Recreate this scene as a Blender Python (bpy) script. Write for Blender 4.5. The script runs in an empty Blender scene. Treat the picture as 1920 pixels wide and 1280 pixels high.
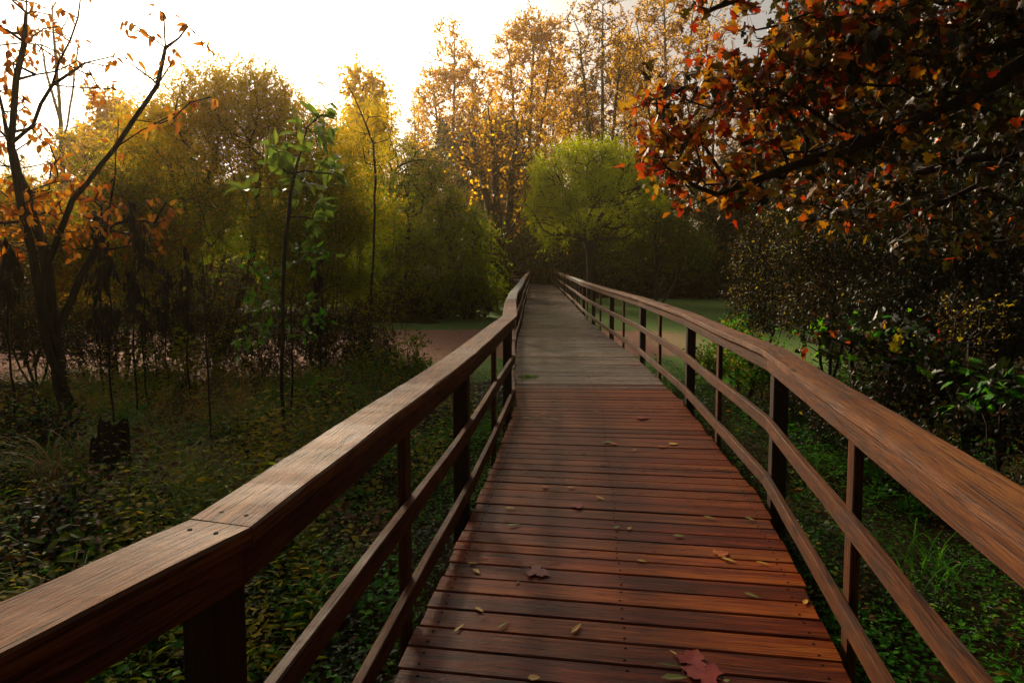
import bpy, math, random
import numpy as np
from mathutils import Vector, Matrix

C = bpy.context.scene.collection
R = math.radians
rng = np.random.default_rng(7)

# ------------------------------------------------------------------ camera
FPX, CX, CY, CAMZ = 1150.0, 960.0, 640.0, 1.66
PITCH = R(3.87)
SHIFT = -(146.0 - FPX * math.tan(PITCH)) / 1920.0
cam_d = bpy.data.cameras.new('camera')
cam = bpy.data.objects.new('camera', cam_d)
C.objects.link(cam)
cam.location = (0, 0, CAMZ)
cam.rotation_euler = (math.pi / 2 - PITCH, 0, 0)
cam_d.sensor_width = 36.0
cam_d.lens = 36.0 * FPX / 1920.0
cam_d.shift_y = SHIFT
cam_d.clip_start = 0.05
cam_d.clip_end = 2000
bpy.context.scene.camera = cam

def ray(px, py):
    u = (px - CX) / FPX
    v = (CY - py) / FPX + SHIFT * 1920.0 / FPX
    f = np.array([0, math.cos(PITCH), -math.sin(PITCH)])
    up = np.array([0, math.sin(PITCH), math.cos(PITCH)])
    return f + up * v + np.array([u, 0, 0])
def at(px, py, Y):                       # the point of a pixel's ray at distance Y ahead
    d = ray(px, py)
    return np.array([0, 0, CAMZ]) + d * (Y / d[1])
def onz(px, py, z):                      # the point of a pixel's ray at height z
    d = ray(px, py)
    return np.array([0, 0, CAMZ]) + d * ((z - CAMZ) / d[2])

# ------------------------------------------------------------------ light
SUN_EL, SUN_AZ = R(23.5), R(-25.0)        # azimuth from +Y towards +X
scn = bpy.context.scene
world = bpy.data.worlds.new("World"); scn.world = world
world.use_nodes = True
nt = world.node_tree; nt.nodes.clear()
sky = nt.nodes.new('ShaderNodeTexSky'); sky.sky_type = 'NISHITA'; sky.sun_disc = False
sky.sun_elevation = SUN_EL; sky.sun_rotation = SUN_AZ
sky.air_density = 1.0; sky.dust_density = 6.0; sky.ozone_density = 1.0
hs = nt.nodes.new('ShaderNodeHueSaturation'); hs.inputs['Saturation'].default_value = 0.45
bg = nt.nodes.new('ShaderNodeBackground'); bg.inputs['Strength'].default_value = 0.08
wo = nt.nodes.new('ShaderNodeOutputWorld')
nt.links.new(sky.outputs[0], hs.inputs['Color']); wm = nt.nodes.new('ShaderNodeMix'); wm.data_type = 'RGBA'; wm.blend_type = 'MULTIPLY'; wm.inputs[0].default_value = 1.0
wm.inputs[7].default_value = (1.0, 0.93, 0.84, 1)
nt.links.new(hs.outputs[0], wm.inputs[6]); nt.links.new(wm.outputs[2], bg.inputs[0]); nt.links.new(bg.outputs[0], wo.inputs[0])
sun_d = bpy.data.lights.new('sun', 'SUN'); sun_d.energy = 5.0; sun_d.angle = R(9.0); sun_d.color = (1.0, 0.80, 0.55)
sun = bpy.data.objects.new('sun', sun_d); C.objects.link(sun)
sd = Vector((math.sin(SUN_AZ) * math.cos(SUN_EL), math.cos(SUN_AZ) * math.cos(SUN_EL), math.sin(SUN_EL)))
sun.rotation_euler = (-sd).to_track_quat('-Z', 'Y').to_euler(); sun.location = (-5, 60, 60)
scn.view_settings.view_transform = 'Standard'; scn.view_settings.look = 'None'
scn.view_settings.gamma = 1.0; scn.view_settings.exposure = 0.22
scn.render.engine = 'CYCLES'
cy = scn.cycles
cy.use_denoising = True
try: cy.denoiser = 'OPENIMAGEDENOISE'
except Exception: pass
cy.max_bounces = 6; cy.diffuse_bounces = 3; cy.glossy_bounces = 2; cy.transmission_bounces = 4
cy.transparent_max_bounces = 4; cy.volume_bounces = 1
cy.caustics_reflective = False; cy.caustics_refractive = False
cy.sample_clamp_indirect = 4.0

# ------------------------------------------------------------------ object helpers
def tag(o, label=None, cat=None, group=None, kind=None):
    if label: o['label'] = label
    if cat: o['category'] = cat
    if group: o['group'] = group
    if kind: o['kind'] = kind
    return o
def empty(name, loc=(0, 0, 0), parent=None):
    o = bpy.data.objects.new(name, None); C.objects.link(o); o.location = loc
    o.empty_display_size = 0.2
    if parent: o.parent = parent
    return o
def mesh_np(name, V, faces_sizes, loops, mats, parent=None, matidx=None, uv=None, smooth=False, loc=None):
    V = np.asarray(V, dtype=np.float32)
    if parent is not None:
        V = V - np.array(parent.location, dtype=np.float32)
        if parent.parent is not None: V = V - np.array(parent.parent.location, dtype=np.float32)
    elif loc is not None:
        V = V - np.array(loc, dtype=np.float32)
    me = bpy.data.meshes.new(name)
    loops = np.asarray(loops, dtype=np.int32); fs = np.asarray(faces_sizes, dtype=np.int32)
    me.vertices.add(len(V)); me.vertices.foreach_set('co', V.ravel())
    me.loops.add(len(loops)); me.loops.foreach_set('vertex_index', loops)
    me.polygons.add(len(fs))
    st = np.zeros(len(fs), dtype=np.int32); st[1:] = np.cumsum(fs)[:-1]
    me.polygons.foreach_set('loop_start', st)
    if not isinstance(mats, (list, tuple)): mats = [mats]
    for m in mats: me.materials.append(m)
    if matidx is not None: me.polygons.foreach_set('material_index', np.asarray(matidx, dtype=np.int32))
    me.polygons.foreach_set('use_smooth', np.full(len(fs), bool(smooth)))
    if uv is not None:
        l = me.uv_layers.new(name='UVMap'); l.data.foreach_set('uv', np.asarray(uv, dtype=np.float32)[loops].ravel())
    me.update(calc_edges=True); me.validate()
    o = bpy.data.objects.new(name, me); C.objects.link(o)
    if parent is not None: o.parent = parent
    elif loc is not None: o.location = loc
    return o
class MB:                                # collects polygons (with a uv per vertex) for one mesh
    def __init__(s): s.v = []; s.uv = []; s.f = []; s.m = []
    def add(s, vs, fs, uvs=None, m=0):
        b = len(s.v); s.v.extend([tuple(p) for p in vs])
        s.uv.extend([tuple(p) for p in uvs] if uvs is not None else [(p[0], p[1]) for p in vs])
        for f in fs: s.f.append([b + i for i in f]); s.m.append(m)
    def build(s, name, mats, parent=None, smooth=False, loc=None):
        return mesh_np(name, np.array(s.v), [len(f) for f in s.f], [i for f in s.f for i in f], mats, parent, s.m, np.array(s.uv), smooth, loc)

# ------------------------------------------------------------------ materials
def newmat(name):
    m = bpy.data.materials.new(name); m.use_nodes = True
    n = m.node_tree; n.nodes.clear()
    out = n.nodes.new('ShaderNodeOutputMaterial')
    return m, n, out
def ramp(n, stops, interp='LINEAR'):
    r = n.nodes.new('ShaderNodeValToRGB'); e = r.color_ramp
    e.interpolation = interp
    while len(e.elements) < len(stops): e.elements.new(0.5)
    for i, (p, c) in enumerate(stops):
        e.elements[i].position = p; e.elements[i].color = (*c, 1)
    return r
def mth(n, op, a, b=None):
    x = n.nodes.new('ShaderNodeMath'); x.operation = op
    for i, v in enumerate((a, b)):
        if v is None: continue
        if isinstance(v, (int, float)): x.inputs[i].default_value = v
        else: n.links.new(v, x.inputs[i])
    return x.outputs[0]
def noise(n, vec, scale, detail=4, rough=0.6):
    x = n.nodes.new('ShaderNodeTexNoise'); x.inputs['Scale'].default_value = scale
    x.inputs['Detail'].default_value = detail; x.inputs['Roughness'].default_value = rough
    if vec is not None: n.links.new(vec, x.inputs['Vector'])
    return x.outputs['Fac']
def leaf_mat(name, stops, trans=0.4, rough=0.45, patch=0.5, pscale=0.6, spec=0.35, tmul=(1.3, 1.2, 0.7)):
    m, n, out = newmat(name)
    g = n.nodes.new('ShaderNodeNewGeometry')
    tc = n.nodes.new('ShaderNodeTexCoord')
    nz = noise(n, tc.outputs['Object'], pscale, 2)
    a = mth(n, 'MULTIPLY', g.outputs['Random Per Island'], 1 - patch)
    nn = mth(n, 'MULTIPLY', mth(n, 'SUBTRACT', nz, 0.28), 2.2)
    fac = mth(n, 'ADD', a, mth(n, 'MULTIPLY', nn, patch))
    r = ramp(n, stops); n.links.new(fac, r.inputs[0])
    p = n.nodes.new('ShaderNodeBsdfPrincipled')
    n.links.new(r.outputs[0], p.inputs['Base Color'])
    p.inputs['Roughness'].default_value = rough
    p.inputs['Specular IOR Level'].default_value = spec
    t = n.nodes.new('ShaderNodeBsdfTranslucent')
    mx = n.nodes.new('ShaderNodeMix'); mx.data_type = 'RGBA'; mx.blend_type = 'MULTIPLY'; mx.inputs[0].default_value = 1.0
    n.links.new(r.outputs[0], mx.inputs[6]); mx.inputs[7].default_value = (*tmul, 1)
    n.links.new(mx.outputs[2], t.inputs[0])
    s = n.nodes.new('ShaderNodeMixShader'); s.inputs[0].default_value = trans
    n.links.new(p.outputs[0], s.inputs[1]); n.links.new(t.outputs[0], s.inputs[2]); n.links.new(s.outputs[0], out.inputs[0])
    return m
def bark_mat(name, c0, c1, rough=0.85):
    m, n, out = newmat(name)
    tc = n.nodes.new('ShaderNodeTexCoord')
    mp = n.nodes.new('ShaderNodeMapping'); mp.inputs['Scale'].default_value = (14, 14, 3); n.links.new(tc.outputs['Object'], mp.inputs[0])
    nz = noise(n, mp.outputs[0], 1.5, 5)
    r = ramp(n, [(0.3, c0), (0.7, c1)]); n.links.new(nz, r.inputs[0])
    p = n.nodes.new('ShaderNodeBsdfPrincipled'); n.links.new(r.outputs[0], p.inputs['Base Color'])
    p.inputs['Roughness'].default_value = rough; p.inputs['Specular IOR Level'].default_value = 0.25
    b = n.nodes.new('ShaderNodeBump'); b.inputs['Strength'].default_value = 0.6; b.inputs['Distance'].default_value = 0.02
    n.links.new(nz, b.inputs['Height']); n.links.new(b.outputs[0], p.inputs['Normal'])
    n.links.new(p.outputs[0], out.inputs[0]); return m
def wood_mat(name, stops, rough=(0.25, 0.6), knots=(0.02, 0.008, 0.004), tint=None, spec=0.5, bumpd=0.003, grain=(2.2, 26), wetscale=1.5, crack=0.60, stain=0.55):
    """u runs along the board, v across it (metres, with a random shift per board)"""
    m, n, out = newmat(name)
    uv = n.nodes.new('ShaderNodeUVMap'); uv.uv_map = 'UVMap'
    g = n.nodes.new('ShaderNodeNewGeometry')
    mp = n.nodes.new('ShaderNodeMapping'); mp.inputs['Scale'].default_value = (grain[0], grain[1], 1); n.links.new(uv.outputs[0], mp.inputs[0])
    # warp the grain
    w = n.nodes.new('ShaderNodeTexNoise'); w.inputs['Scale'].default_value = 2.2; w.inputs['Detail'].default_value = 2; n.links.new(uv.outputs[0], w.inputs['Vector'])
    ws = n.nodes.new('ShaderNodeVectorMath'); ws.operation = 'MULTIPLY'; n.links.new(w.outputs['Color'], ws.inputs[0]); ws.inputs[1].default_value = (0.3, 2.0, 0)
    va = n.nodes.new('ShaderNodeVectorMath'); va.operation = 'ADD'; n.links.new(mp.outputs[0], va.inputs[0]); n.links.new(ws.outputs[0], va.inputs[1])
    gr0 = noise(n, va.outputs[0], 2.6, 6, 0.7)
    mf = n.nodes.new('ShaderNodeMapping'); mf.inputs['Scale'].default_value = (grain[0] * 1.3, grain[1] * 8, 1); n.links.new(uv.outputs[0], mf.inputs[0])
    fi = noise(n, mf.outputs[0], 1.0, 3, 0.7)
    gr = mth(n, 'ADD', gr0, mth(n, 'MULTIPLY', mth(n, 'SUBTRACT', fi, 0.5), 0.75))
    isl = mth(n, 'MULTIPLY', mth(n, 'SUBTRACT', g.outputs['Random Per Island'], 0.5), 0.24)
    blot = mth(n, 'MULTIPLY', mth(n, 'SUBTRACT', noise(n, mp.outputs[0], 0.35, 3), 0.5), 0.9)
    fac = mth(n, 'ADD', mth(n, 'ADD', gr, isl), blot)
    r = ramp(n, stops); n.links.new(fac, r.inputs[0])
    # knots
    mk = n.nodes.new('ShaderNodeMapping'); mk.inputs['Scale'].default_value = (1.5, 6.5, 1); n.links.new(uv.outputs[0], mk.inputs[0])
    vo = n.nodes.new('ShaderNodeTexVoronoi'); vo.inputs['Scale'].default_value = 1.0; n.links.new(mk.outputs[0], vo.inputs['Vector'])
    kr = ramp(n, [(0.06, (1, 1, 1)), (0.13, (0, 0, 0))]); n.links.new(vo.outputs['Distance'], kr.inputs[0])
    # checks: thin dark cracks along the grain
    ck = n.nodes.new('ShaderNodeMapping'); ck.inputs['Scale'].default_value = (2.4, 45, 1); n.links.new(uv.outputs[0], ck.inputs[0])
    cn = noise(n, ck.outputs[0], 1.7, 3, 0.5)
    cr = ramp(n, [(crack, (0, 0, 0)), (crack + 0.07, (0.8, 0.8, 0.8))]); n.links.new(cn, cr.inputs[0])
    dark = mth(n, 'MAXIMUM', kr.outputs[0], cr.outputs[0])
    hu = ramp(n, [(0.0, (1.0, 0.72, 0.62)), (0.35, (0.95, 0.88, 0.8)), (0.7, (0.82, 0.88, 0.8)), (1.0, (1.05, 0.82, 0.65))]); n.links.new(g.outputs['Random Per Island'], hu.inputs[0])
    hm = n.nodes.new('ShaderNodeMix'); hm.data_type = 'RGBA'; hm.blend_type = 'MULTIPLY'; hm.inputs[0].default_value = 1.0; n.links.new(r.outputs[0], hm.inputs[6]); n.links.new(hu.outputs[0], hm.inputs[7])
    mx = n.nodes.new('ShaderNodeMix'); mx.data_type = 'RGBA'; n.links.new(dark, mx.inputs[0]); n.links.new(hm.outputs[2], mx.inputs[6]); mx.inputs[7].default_value = (*knots, 1)
    st_ = noise(n, g.outputs['Position'], 3.3, 5, .65); sr_ = ramp(n, [(0.50, (0, 0, 0)), (0.72, (stain, stain, stain))]); n.links.new(st_, sr_.inputs[0])
    sm_ = n.nodes.new('ShaderNodeMix'); sm_.data_type = 'RGBA'; n.links.new(sr_.outputs[0], sm_.inputs[0]); n.links.new(mx.outputs[2], sm_.inputs[6]); sm_.inputs[7].default_value = (0.035, 0.030, 0.030, 1)
    p = n.nodes.new('ShaderNodeBsdfPrincipled'); n.links.new(sm_.outputs[2], p.inputs['Base Color'])
    p.inputs['Specular IOR Level'].default_value = spec
    wm_ = n.nodes.new('ShaderNodeMapping'); wm_.inputs['Scale'].default_value = (0.5, 2.4, 1); n.links.new(g.outputs['Position'], wm_.inputs[0])
    wet = noise(n, wm_.outputs[0], wetscale * .7, 5, 0.7)
    rr = n.nodes.new('ShaderNodeMapRange'); n.links.new(wet, rr.inputs[0]); rr.inputs[1].default_value = 0.28; rr.inputs[2].default_value = 0.72
    rr.inputs[3].default_value = rough[0]; rr.inputs[4].default_value = rough[1]
    n.links.new(rr.outputs[0], p.inputs['Roughness'])
    b = n.nodes.new('ShaderNodeBump'); b.inputs['Strength'].default_value = 0.7; b.inputs['Distance'].default_value = bumpd
    hh = mth(n, 'SUBTRACT', gr, mth(n, 'MULTIPLY', dark, 0.5)); n.links.new(hh, b.inputs['Height']); n.links.new(b.outputs[0], p.inputs['Normal'])
    n.links.new(p.outputs[0], out.inputs[0]); return m
def plain(name, c, rough=0.6, spec=0.3):
    m, n, out = newmat(name); p = n.nodes.new('ShaderNodeBsdfPrincipled')
    tc = n.nodes.new('ShaderNodeTexCoord'); nz = noise(n, tc.outputs['Object'], 30, 3)
    r = ramp(n, [(0.3, tuple(x * 0.6 for x in c)), (0.7, tuple(min(1, x * 1.3) for x in c))]); n.links.new(nz, r.inputs[0])
    n.links.new(r.outputs[0], p.inputs['Base Color'])
    p.inputs['Roughness'].default_value = rough; p.inputs['Specular IOR Level'].default_value = spec
    n.links.new(p.outputs[0], out.inputs[0]); return m

M = {}
M['deck'] = wood_mat('deck_wood', [(0.25, (0.028, 0.006, 0.003)), (0.42, (0.11, 0.019, 0.006)), (0.58, (0.21, 0.043, 0.009)), (0.72, (0.29, 0.085, 0.014)), (0.86, (0.38, 0.12, 0.022))], rough=(0.2, 0.45), grain=(0.9, 24), spec=0.2, stain=0.4, crack=0.59)
M['deck_grey'] = wood_mat('weathered_sheen_deck_wood', [(0.25, (0.05, 0.040, 0.036)), (0.5, (0.20, 0.168, 0.152)), (0.75, (0.33, 0.290, 0.270))], rough=(0.14, 0.42), grain=(0.9, 24), spec=0.6)  # weathered grey, lightened so its colour carries the wet sky sheen
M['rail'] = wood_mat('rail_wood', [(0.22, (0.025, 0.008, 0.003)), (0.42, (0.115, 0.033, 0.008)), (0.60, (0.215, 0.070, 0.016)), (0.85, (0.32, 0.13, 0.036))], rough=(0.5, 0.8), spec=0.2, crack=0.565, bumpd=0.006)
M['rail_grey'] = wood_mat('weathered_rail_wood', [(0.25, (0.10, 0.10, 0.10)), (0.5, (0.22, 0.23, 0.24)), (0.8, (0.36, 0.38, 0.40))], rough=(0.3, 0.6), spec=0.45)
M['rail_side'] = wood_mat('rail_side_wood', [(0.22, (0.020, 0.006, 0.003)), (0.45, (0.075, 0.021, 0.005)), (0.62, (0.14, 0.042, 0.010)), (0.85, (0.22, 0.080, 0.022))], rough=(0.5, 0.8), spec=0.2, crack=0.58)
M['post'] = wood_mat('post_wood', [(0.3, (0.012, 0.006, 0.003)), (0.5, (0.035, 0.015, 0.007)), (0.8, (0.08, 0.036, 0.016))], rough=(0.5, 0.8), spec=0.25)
M['nail'] = plain('nail_metal', (0.012, 0.010, 0.009), 0.9, 0.05)

# ------------------------------------------------------------------ boardwalk
CAP = 1.06
Lp = [(-1.42, -0.55)] + [tuple(onz(*p, CAP)[:2]) for p in ((455, 985), (889, 659), (966, 590.8))] + \
     [(0.045, 10.1), (0.10, 13.2), (0.25, 16.5), (0.36, 19.8), (0.46, 23.2), (0.60, 26.6), (0.72, 30.0), (0.85, 33.4), (0.98, 36.8), (1.12, 40.2), (1.24, 43.6), (1.34, 47.6)]
Rp = [(0.55, -1.9)] + [tuple(onz(*p, CAP)[:2]) for p in ((1920, 986), (1438, 656), (1281.5, 587.5), (1196, 558))] + \
     [(2.21, 14.1), (2.24, 17.5), (2.36, 20.9), (2.50, 24.3), (2.62, 27.7), (2.74, 31.1), (2.86, 34.5), (2.98, 37.9), (3.10, 41.3), (3.20, 44.7), (3.30, 49.8)]
_p = onz(1920, 986, CAP)[:2]; _b = onz(1438, 656, CAP)[:2]
Rp[1] = tuple(_b + (_p - _b) * 1.12); Rp[0] = tuple(_b + (_p - _b) * 2.3)
Lp = [np.array(p) for p in Lp]; Rp = [np.array(p) for p in Rp]
def xon(poly, y):
    ys = [p[1] for p in poly]; xs = [p[0] for p in poly]
    if y < ys[0]:
        k = (xs[1] - xs[0]) / (ys[1] - ys[0]); return xs[0] + k * (y - ys[0])
    return float(np.interp(y, ys, xs))
bw = empty('boardwalk', (1.0, 6.0, 0))
tag(bw, 'long wet reddish brown plank boardwalk with wooden railings leading over the pond', 'boardwalk')

def heading(y):                          # slope dx/dy of the walk, smoothed
    a, b = max(-1.5, y - 1.6), min(47, y + 1.6)
    if y < 3: return 0.145
    c = lambda t: 0.5 * (xon(Lp, t) + xon(Rp, t))
    k = (c(b) - c(a)) / (b - a)
    return k * min(1, max(0, (y - 3) / 2)) + 0.145 * (1 - min(1, max(0, (y - 3) / 2)))
deck = MB(); rp = random.Random(3)
def plank_profile(mb, A, B, D_, E_, ztop, mat, uo, vo):
    """A,B = left/right ends of the near edge; D_,E_ = left/right ends of the far edge"""
    ch, th = 0.005, 0.038
    vs, uvs = [], []
    for (P, Q, u) in ((A, D_, 0.0), (B, E_, float(np.linalg.norm(B - A)))):
        d = (Q - P); w = np.linalg.norm(d); d = d / w
        for t, z, vv in ((0, -th, -0.04), (0, -ch, -0.005), (ch, 0, 0.0), (w - ch, 0, w), (w, -ch, w + 0.005), (w, -th, w + 0.04)):
            q = P + d * t; vs.append((q[0], q[1], ztop + z)); uvs.append((u + uo, vv + vo))
    n = 6
    fs = [[i, i + 1, n + i + 1, n + i] for i in range(n - 1)] + [[n - 1, 0, n, 2 * n - 1], list(range(n)), list(range(2 * n - 1, n - 1, -1))]
    fs = [f[::-1] for f in fs]
    mb.add(vs, fs, uvs, mat)
def disc(mb, c, r, z, m):
    k = 6; mb.add([(c[0] + r * math.cos(6.283 * i / k), c[1] + r * math.sin(6.283 * i / k), z) for i in range(k)], [list(range(k))], None, m)
def cross_line(y):                       # left and right end of a board line whose middle is at distance y
    cx = 0.5 * (xon(Lp, y) + xon(Rp, y)); k = heading(y)
    yl = yr = y
    for _ in range(4):
        xl = xon(Lp, yl) + 0.015; yl = y - (xl - cx) * k
        xr = xon(Rp, yr) - 0.015; yr = y - (xr - cx) * k
    return np.array([xl, yl]), np.array([xr, yr])
y = -1.3
while y < 47.4:
    w = rp.choice((0.139, 0.139, 0.139, 0.140, 0.138, 0.137)) if rp.random() > 0.06 else 0.098
    g = 0.0065 + rp.random() * 0.004
    A, B = cross_line(y); D_, E_ = cross_line(y + w)
    e1, e2 = rp.uniform(-0.012, 0.012), rp.uniform(-0.012, 0.012)
    ax = (B - A) / np.linalg.norm(B - A)
    A = A + ax * e1; D_ = D_ + ax * e1; B = B + ax * e2; E_ = E_ + ax * e2
    sk = rp.uniform(-0.003, 0.003)
    A = A + np.array([0, max(0, sk)]); B = B + np.array([0, max(0, -sk)])
    zt = rp.uniform(-0.0025, 0.0025)
    grey = rp.random() < min(1, max(0, (y - 7.75) / 0.8))
    plank_profile(deck, A, B, D_, E_, zt, 1 if grey else 0, rp.random() * 40, rp.random() * 40)
    if y < 16:
        for t in (0.045, 0.5 + 0.02 * math.sin(y), 0.955):
            for s in (0.22, 0.78):
                c = (A * (1 - t) + B * t) * (1 - s) + (D_ * (1 - t) + E_ * t) * s
                disc(deck, c + np.array([rp.uniform(-.006, .006), rp.uniform(-.004, .004)]), 0.0075, zt + 0.0012, 2)
    y += w + g
# the cross piece at the far end, where the walk turns left
yy0, yy1 = 47.75, 49.75
x = -3.2
while x < 3.25:
    w = 0.139
    A = np.array([x + w, yy0]); B = np.array([x + w, yy1]); D_ = np.array([x, yy0]); E_ = np.array([x, yy1])
    plank_profile(deck, A, B, D_, E_, rp.uniform(-.002, .002), 1, rp.random() * 40, rp.random() * 40)
    x += w + 0.008
deck.build('deck', [M['deck'], M['deck_grey'], M['nail']], bw)

def offset_dirs(poly):                   # unit left-hand normals (mitred) at each point
    out = []
    for i in range(len(poly)):
        ds = []
        if i > 0: ds.append(poly[i] - poly[i - 1])
        if i < len(poly) - 1: ds.append(poly[i + 1] - poly[i])
        ns = [np.array([-d[1], d[0]]) / np.linalg.norm(d) for d in ds]
        n = sum(ns); n = n / np.linalg.norm(n); n = n / max(0.5, float(n @ ns[0]))
        out.append(n)
    return out
def board(name, P0, P1, n0, n1, o0, o1, z0, z1, za, zb, mat, parent, seg=8, gap=0.0012, wob=0.002, ch=0.004, mat2=None):
    """a board between two joints: offset o0..o1 to the outside, height z0..z1, with small bows and worn arrises"""
    mb = MB(); L = float(np.linalg.norm(P1 - P0)); uo, vo = rp.random() * 50, rp.random() * 50
    ph = [rp.uniform(0, 6.28) for _ in range(4)]
    prof = [(o0 + ch, z1), (o1 - ch, z1), (o1, z1 - ch), (o1, z0 + ch), (o1 - ch, z0), (o0 + ch, z0), (o0, z0 + ch), (o0, z1 - ch)]
    vacc = [0.0]
    for a, b in zip(prof, prof[1:] + prof[:1]): vacc.append(vacc[-1] + math.hypot(a[0] - b[0], a[1] - b[1]))
    k = len(prof); vs, uvs, fs = [], [], []
    for i in range(seg + 1):
        t = i / seg; tt = (gap + t * (L - 2 * gap)) / L
        P = P0 * (1 - tt) + P1 * tt; n = n0 * (1 - tt) + n1 * tt
        dz = za * (1 - tt) + zb * tt + math.sin(math.pi * t) ** 0.5 * (wob * math.sin(3.1 * t + ph[0]) + 0.4 * wob * math.sin(11 * t + ph[1])) if 0 < t < 1 else za * (1 - tt) + zb * tt
        do = wob * math.sin(4.0 * t + ph[2]) * math.sin(math.pi * t)
        for j, (o, z) in enumerate(prof):
            jit = 0.0009 * math.sin(23 * t * (1 + j) + ph[3] * j)
            q = P + n * (o + do + jit); vs.append((q[0], q[1], z + dz + jit)); uvs.append((t * L + uo, vacc[j] + vo))
    for i in range(seg):
        for j in range(k):
            fs.append([i * k + j, i * k + (j + 1) % k, (i + 1) * k + (j + 1) % k, (i + 1) * k + j])
    fs.append(list(range(k))[::-1]); fs.append([seg * k + j for j in range(k)])
    # orientation: make normals point outwards
    c = np.mean(np.array(vs), axis=0); f0 = np.array([vs[i] for i in fs[0]])
    nn = np.cross(f0[1] - f0[0], f0[2] - f0[0])
    if nn[2] < 0: fs = [f[::-1] for f in fs]
    mb.add(vs, fs, uvs, 0)
    return mb.build(name, [mat], parent)
def stick(name, c, d, n, la, o0, o1, z0, z1, mat, parent, lean=0.0):
    """upright: centre c on the rail line, la long along the rail (d), o0..o1 outwards (n)"""
    mb = MB(); ch = 0.006; uo, vo = rp.random() * 50, rp.random() * 50
    a = la / 2; prof = [(-a + ch, o0), (a - ch, o0), (a, o0 + ch), (a, o1 - ch), (a - ch, o1), (-a + ch, o1), (-a, o1 - ch), (-a, o0 + ch)]
    vs, uvs = [], []; k = 8
    vacc = [0.0]
    for p, q in zip(prof, prof[1:] + prof[:1]): vacc.append(vacc[-1] + math.hypot(p[0] - q[0], p[1] - q[1]))
    for z in (z0, z1):
        for j, (al, o) in enumerate(prof):
            q = c + d * (al + lean * (z - z0)) + n * o; vs.append((q[0], q[1], z)); uvs.append((z + uo, vacc[j] + vo))
    fs = [[j, (j + 1) % k, k + (j + 1) % k, k + j] for j in range(k)] + [list(range(k))[::-1], [k + j for j in range(k)]]
    f0 = np.array([vs[i] for i in fs[0]]); nn = np.cross(f0[1] - f0[0], f0[2] - f0[0])
    if float(nn[:2] @ n) > 0: fs = [f[::-1] for f in fs]
    mb.add(vs, fs, uvs, 0)
    return mb.build(name, [mat], parent)

def railing(poly, side, zj, grey_secs, label):
    rl = empty('railing', (0, 0, 0), bw); rl.location = Vector((poly[2][0], poly[2][1], 0)) - bw.location
    tag(rl, label)
    ns = [n * side for n in offset_dirs(poly)]
    for i in range(len(poly)):
        P = poly[i]; n = ns[i] / np.linalg.norm(ns[i])
        d = np.array([n[1], -n[0]])
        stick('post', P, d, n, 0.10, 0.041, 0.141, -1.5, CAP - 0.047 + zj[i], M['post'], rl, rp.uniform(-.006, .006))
        if i == len(poly) - 1: break
        Q = poly[i + 1]; n2 = ns[i + 1]
        g = i in grey_secs
        sub = 10 if P[1] < 15 else 4
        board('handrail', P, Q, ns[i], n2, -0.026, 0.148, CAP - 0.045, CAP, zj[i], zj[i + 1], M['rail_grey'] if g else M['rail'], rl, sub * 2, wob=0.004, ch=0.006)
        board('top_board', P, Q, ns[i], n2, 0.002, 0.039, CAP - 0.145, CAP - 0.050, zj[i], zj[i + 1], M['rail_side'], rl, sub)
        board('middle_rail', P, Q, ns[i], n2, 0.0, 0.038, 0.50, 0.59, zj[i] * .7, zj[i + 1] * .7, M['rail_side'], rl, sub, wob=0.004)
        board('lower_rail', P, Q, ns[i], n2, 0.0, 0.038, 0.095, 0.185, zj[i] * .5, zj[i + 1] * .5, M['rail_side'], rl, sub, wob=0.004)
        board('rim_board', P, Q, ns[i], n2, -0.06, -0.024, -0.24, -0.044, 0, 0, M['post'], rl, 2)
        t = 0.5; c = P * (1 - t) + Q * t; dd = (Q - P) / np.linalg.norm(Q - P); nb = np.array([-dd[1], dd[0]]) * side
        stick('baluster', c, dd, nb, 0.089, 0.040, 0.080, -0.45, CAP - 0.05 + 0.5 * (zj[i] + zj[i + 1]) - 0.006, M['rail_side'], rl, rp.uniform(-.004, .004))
    hb = MB()
    for i in range(1, len(poly) - 1):
        if poly[i][1] > 14: break
        n = ns[i] / np.linalg.norm(ns[i]); d = np.array([n[1], -n[0]])
        for a_ in (-.05, .05):
            for o_ in (.03, .10): disc(hb, poly[i] + d * a_ + n * o_, .006, CAP + zj[i] + .0016, 0)
    if hb.v: hb.build('screw_heads', [M['nail']], rl)['kind'] = 'stuff'
    return rl
zL = [0, 0, 0, 0, 0.012, -0.012, 0.012, 0.0, -0.01, 0.012, 0, 0, 0.01, -0.01, 0, 0]
zR = [0, 0, 0, 0, 0, 0.0, 0.012, -0.01, 0.01, 0.0, 0.01, -0.01, 0.0, 0.012, 0, 0]
railing(Lp, 1, zL, (4, 5, 6, 7), 'railing on the pink pond side with a grey weathered stretch of handrail')
railing(Rp, -1, zR, (7, 8), 'railing under the overhanging maple')
railing([np.array(p) for p in ((3.32, 49.8), (0.9, 49.82), (-1.5, 49.8), (-3.9, 49.8))], -1, [0, -.02, 0.01, 0], (), 'railing across the far end of the walk')
railing([np.array(p) for p in ((1.32, 47.7), (-1.2, 47.7), (-3.9, 47.7))], 1, [0, 0, 0], (), 'short railing where the walk turns')

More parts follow.
